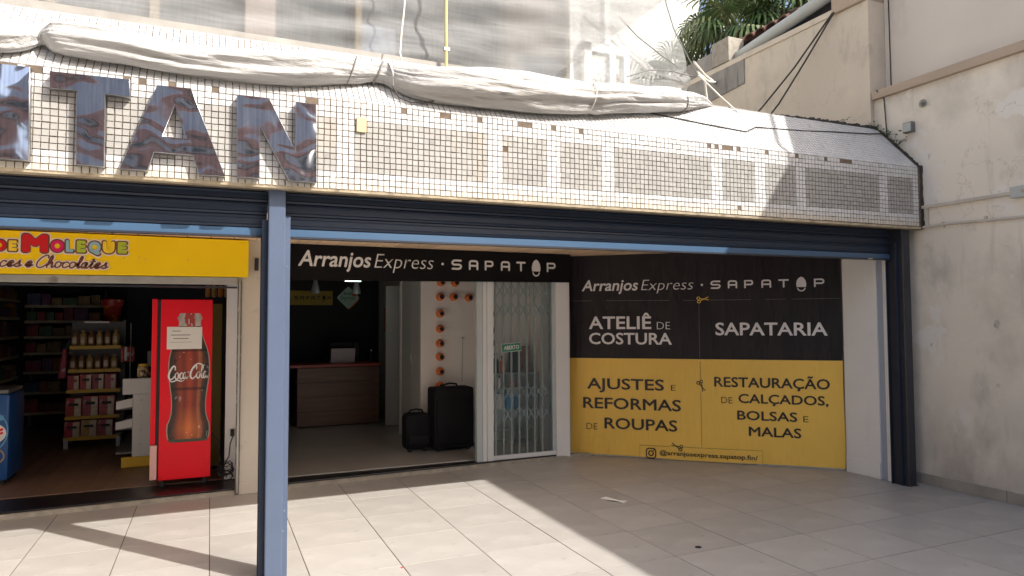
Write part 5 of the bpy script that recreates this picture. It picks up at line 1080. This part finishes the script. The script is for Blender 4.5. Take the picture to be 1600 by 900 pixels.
# wall shelves with goods
def shelf_goods(along, a0, a1, fixed, zs, depth, unit_label, item_label, group):
    t = thing('wall_shelves', unit_label, 'shelves', ((a0 + a1) / 2, fixed, .06) if along == 'x' else (fixed, (a0 + a1) / 2, .06))
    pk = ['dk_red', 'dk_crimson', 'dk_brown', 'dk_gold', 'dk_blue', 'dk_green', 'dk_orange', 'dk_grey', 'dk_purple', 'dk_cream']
    for zi, z in enumerate(zs):
        if along == 'x': box('shelf', 'shelf_dark', t, a0, a1, fixed, fixed + depth, z - .015, z); box('price_rail', 'mull', t, a0, a1, fixed - .012, fixed - .001, z - .03, z + .01)
        else: box('shelf', 'shelf_dark', t, fixed - depth, fixed, a0, a1, z - .015, z); box('price_rail', 'mull', t, fixed + .001, fixed + .012, a0, a1, z - .03, z + .01)
        a = a0 + .02
        while a < a1 - .1:
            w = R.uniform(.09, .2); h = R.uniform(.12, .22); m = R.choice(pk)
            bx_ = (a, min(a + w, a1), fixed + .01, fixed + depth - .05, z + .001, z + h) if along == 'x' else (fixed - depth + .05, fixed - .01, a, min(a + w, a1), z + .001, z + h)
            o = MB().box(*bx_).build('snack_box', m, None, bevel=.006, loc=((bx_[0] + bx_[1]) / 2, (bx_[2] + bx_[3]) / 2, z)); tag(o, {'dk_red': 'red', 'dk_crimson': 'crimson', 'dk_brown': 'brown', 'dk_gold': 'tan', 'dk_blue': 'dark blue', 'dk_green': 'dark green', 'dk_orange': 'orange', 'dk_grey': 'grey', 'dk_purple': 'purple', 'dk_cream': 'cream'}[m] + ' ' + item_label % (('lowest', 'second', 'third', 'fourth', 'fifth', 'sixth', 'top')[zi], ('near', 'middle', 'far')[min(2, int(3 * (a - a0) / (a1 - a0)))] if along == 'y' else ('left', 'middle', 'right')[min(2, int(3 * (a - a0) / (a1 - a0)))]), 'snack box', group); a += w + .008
    for e in (a0, a1 - .03):
        if along == 'x': box('upright', 'shelf_dark', t, e, e + .03, fixed + depth - .03, fixed + depth, .06, zs[-1] + .25)
        else: box('upright', 'shelf_dark', t, fixed - depth, fixed - depth + .03, e, e + .03, .06, zs[-1] + .25)
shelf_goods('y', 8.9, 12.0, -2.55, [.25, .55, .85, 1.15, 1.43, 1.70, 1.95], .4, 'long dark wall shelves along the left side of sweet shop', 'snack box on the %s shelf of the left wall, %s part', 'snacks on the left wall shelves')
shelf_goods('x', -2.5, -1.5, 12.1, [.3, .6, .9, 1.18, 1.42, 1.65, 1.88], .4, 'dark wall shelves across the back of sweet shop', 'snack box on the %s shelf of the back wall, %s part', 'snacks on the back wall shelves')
box('back_shutter', 'shutter', sb, -1.2, .29, 12.3, 12.34, .1, 2.5)
yb = thing('hanging_snacks', 'row of yellow snack bags hanging behind the cooler top', 'snack bags', (.05, 9, 1.9))
for k in range(4): MB().box(-.06 + k * .07, -.005 + k * .07, 8.99, 9.04, 1.93, 2.08).build('snack_bag', 'pk_gold' if k % 2 else 'pk_orange', yb, smooth=True, bevel=.014)
MB().tube([(-.1, 9.015, 2.085), (.25, 9.015, 2.085)], .006, 6).build('rail', 'metal', yb, True)
# blue ice cream freezer at the left edge
fz = thing('blue_freezer', 'blue ice cream freezer with white oval badge at left edge', 'freezer', (-2.1, 8.3, .06))
MB().box(-2.6, -1.785, 8.15, 8.75, .10, .94).build('cabinet', 'blue', fz, smooth=True, bevel=.03); box('lid', 'shelf_dark', fz, -2.6, -1.80, 8.17, 8.73, .942, .98, .008); box('base', 'gasket', fz, -2.55, -1.83, 8.2, 8.7, .056, .099)
O = ORG[fz.name]
place(poly_mesh([circ(-1.93, .56, .125, .10, 28)], .001), 'badge_oval', 'letter', fz, on_y(8.146, O)); place(stroke_mesh([smooth_pts([(-2.02, .545), (-1.93, .56), (-1.84, .60)], 5), smooth_pts([(-2.02, .515), (-1.93, .53), (-1.84, .565)], 5)], .022), 'badge_stripe', 'red', fz, on_y(8.144, O))
k = circ(-1.93, .58, .135, .185, 24, -80, 80); place(stroke_mesh([k], .012), 'badge_ring', 'ltblue', fz, on_y(8.1465, O)); k = circ(-1.95, .34, .13, .09, 24, -80, 70); place(stroke_mesh([k], .010), 'badge_arc', 'pk_gold', fz, on_y(8.1465, O))
place(stroke_mesh([[(-1.90, .33), (-1.90, .40)], [(-1.87, .34), (-1.87, .41)]], .014), 'badge_mark', 'pk_orange', fz, on_y(8.1465, O)); place(poly_mesh([[(-1.98, .70), (-1.83, .735), (-1.83, .69), (-1.98, .655)]], .001), 'badge_flag', 'ltblue', fz, on_y(8.1465, O))

# ------------------------------------------------------------------ litter and small marks on the pavement
pp_ = MB(); pp_.add([(3.30, 5.50, .002), (3.36, 5.49, .014), (3.42, 5.36, .004), (3.47, 5.30, .010), (3.41, 5.27, .002), (3.36, 5.35, .012), (3.31, 5.45, .003)], [(0, 1, 6), (1, 2, 5, 6), (2, 3, 4, 5)]); tag(pp_.build('paper_scrap', 'paper', None, loc=(3.38, 5.39, 0)), 'crumpled white paper scrap on the shaded floor tiles', 'litter')
tag(MB().lathe([(.025, .0005), (.022, .004), (.010, .006)], (3.248, 4.049, 0), 10).build('chewing_gum', 'wire', None, loc=(3.248, 4.049, 0)), 'dark round gum spot on the shaded floor tiles', 'litter')
tag(MB().lathe([(.010, .0005), (.008, .003)], (1.192, 4.537, 0), 8).build('bottle_cap', 'red', None, loc=(1.192, 4.537, 0)), 'tiny red speck on the sunlit floor tiles', 'litter')

# ------------------------------------------------------------------ street side behind the viewer (seen in the steel letters)
def street_house(x0, x1, y, bands, label):
    t = thing('street_house', label, 'house', ((x0 + x1) / 2, y, 0))
    z = 0
    for h, m, win in bands:
        box('storey_wall', m, t, x0, x1, y - 6, y, z, z + h - .002); nw = int((x1 - x0) // 2.2)
        box('string_course', 'nwhite', t, x0, x1, y + .001, y + .08, z + h - .10, z + h - .004)
        for k in range(nw if win else 0):
            xc = x0 + (x1 - x0) * (k + .5) / nw; w = box('window', 'nwhite', t, xc - .65, xc + .65, y + .002, y + .06, z + .8, z + h - .5); box('pane', 'glass_dark', w, xc - .56, xc + .56, y + .061, y + .075, z + .9, z + h - .6)
        z += h
    box('roof', 'clay', t, x0 - .3, x1 + .3, y - 6.3, y + .4, z + .001, z + .35)
M['bluegrey'] = mat('blue_grey_facade', (.44, .45, .49), .8, n=(2, .15)); M['pinkbrick'] = mat('pink_brick_facade', (.80, .47, .36), .85, n=(1.2, .2))
street_house(-16, -6.2, -13, ((3.2, 'cream_fac', 1), (3.0, 'cream_fac', 1)), 'cream two storey house across the street, leftmost')
street_house(-6, 4.6, -12.5, ((3.0, 'bluegrey', 1), (2.6, 'bluegrey', 1), (1.9, 'pinkbrick', 0), (5, 'bluegrey', 0)), 'tall blue grey and pink house straight across the street')
street_house(4.8, 12, -13, ((3.2, 'cream_fac', 1),), 'low cream house across the street to the right')
lh = thing('bounce_house', 'unseen cream house added at left to bounce sunlight over the forecourt', 'house', (-9, -2, 0))  # added out of view to bounce warm sunlight onto the shaded right side
box('wall', 'bounce_cream', lh, -12, -8.2, -9, 4.2, 0, 6.5); box('roof', 'clay', lh, -12.3, -7.9, -9.3, 4.4, 6.502, 6.8)
for yy in (-7.5, -5, -2.5, 0, 2.5):
    for zz in (.9, 4.0): w = box('window', 'nwhite', lh, -8.199, -8.14, yy - .6, yy + .6, zz, zz + 1.5); box('pane', 'glass_dark', w, -8.139, -8.125, yy - .5, yy + .5, zz + .1, zz + 1.4)
cr = thing('clay_canopy', 'ribbed pinkish clay tile awning along the house across the street', 'awning', (-.7, -12.4, 5.6))
for k in range(3):
    mb = MB()
    for i in range(44):
        x = -5.9 + i * .24; z0 = 5.55 + k * .62; y0 = -11.6 - k * .28
        mb.tube([(x, y0, z0), (x, y0 - .30, z0 + .66)], [.08, .062], 8)
    tag(mb.build('tile_course', 'pinkbrick', cr, True), kind='stuff')
MB().hexa([(-6, -11.75, 5.45), (4.6, -11.75, 5.45), (4.6, -12.49, 5.45), (-6, -12.49, 5.45)], [(-6, -12.45, 7.3), (4.6, -12.45, 7.3), (4.6, -12.49, 7.3), (-6, -12.49, 7.3)]).build('underlay', 'dwall', cr)
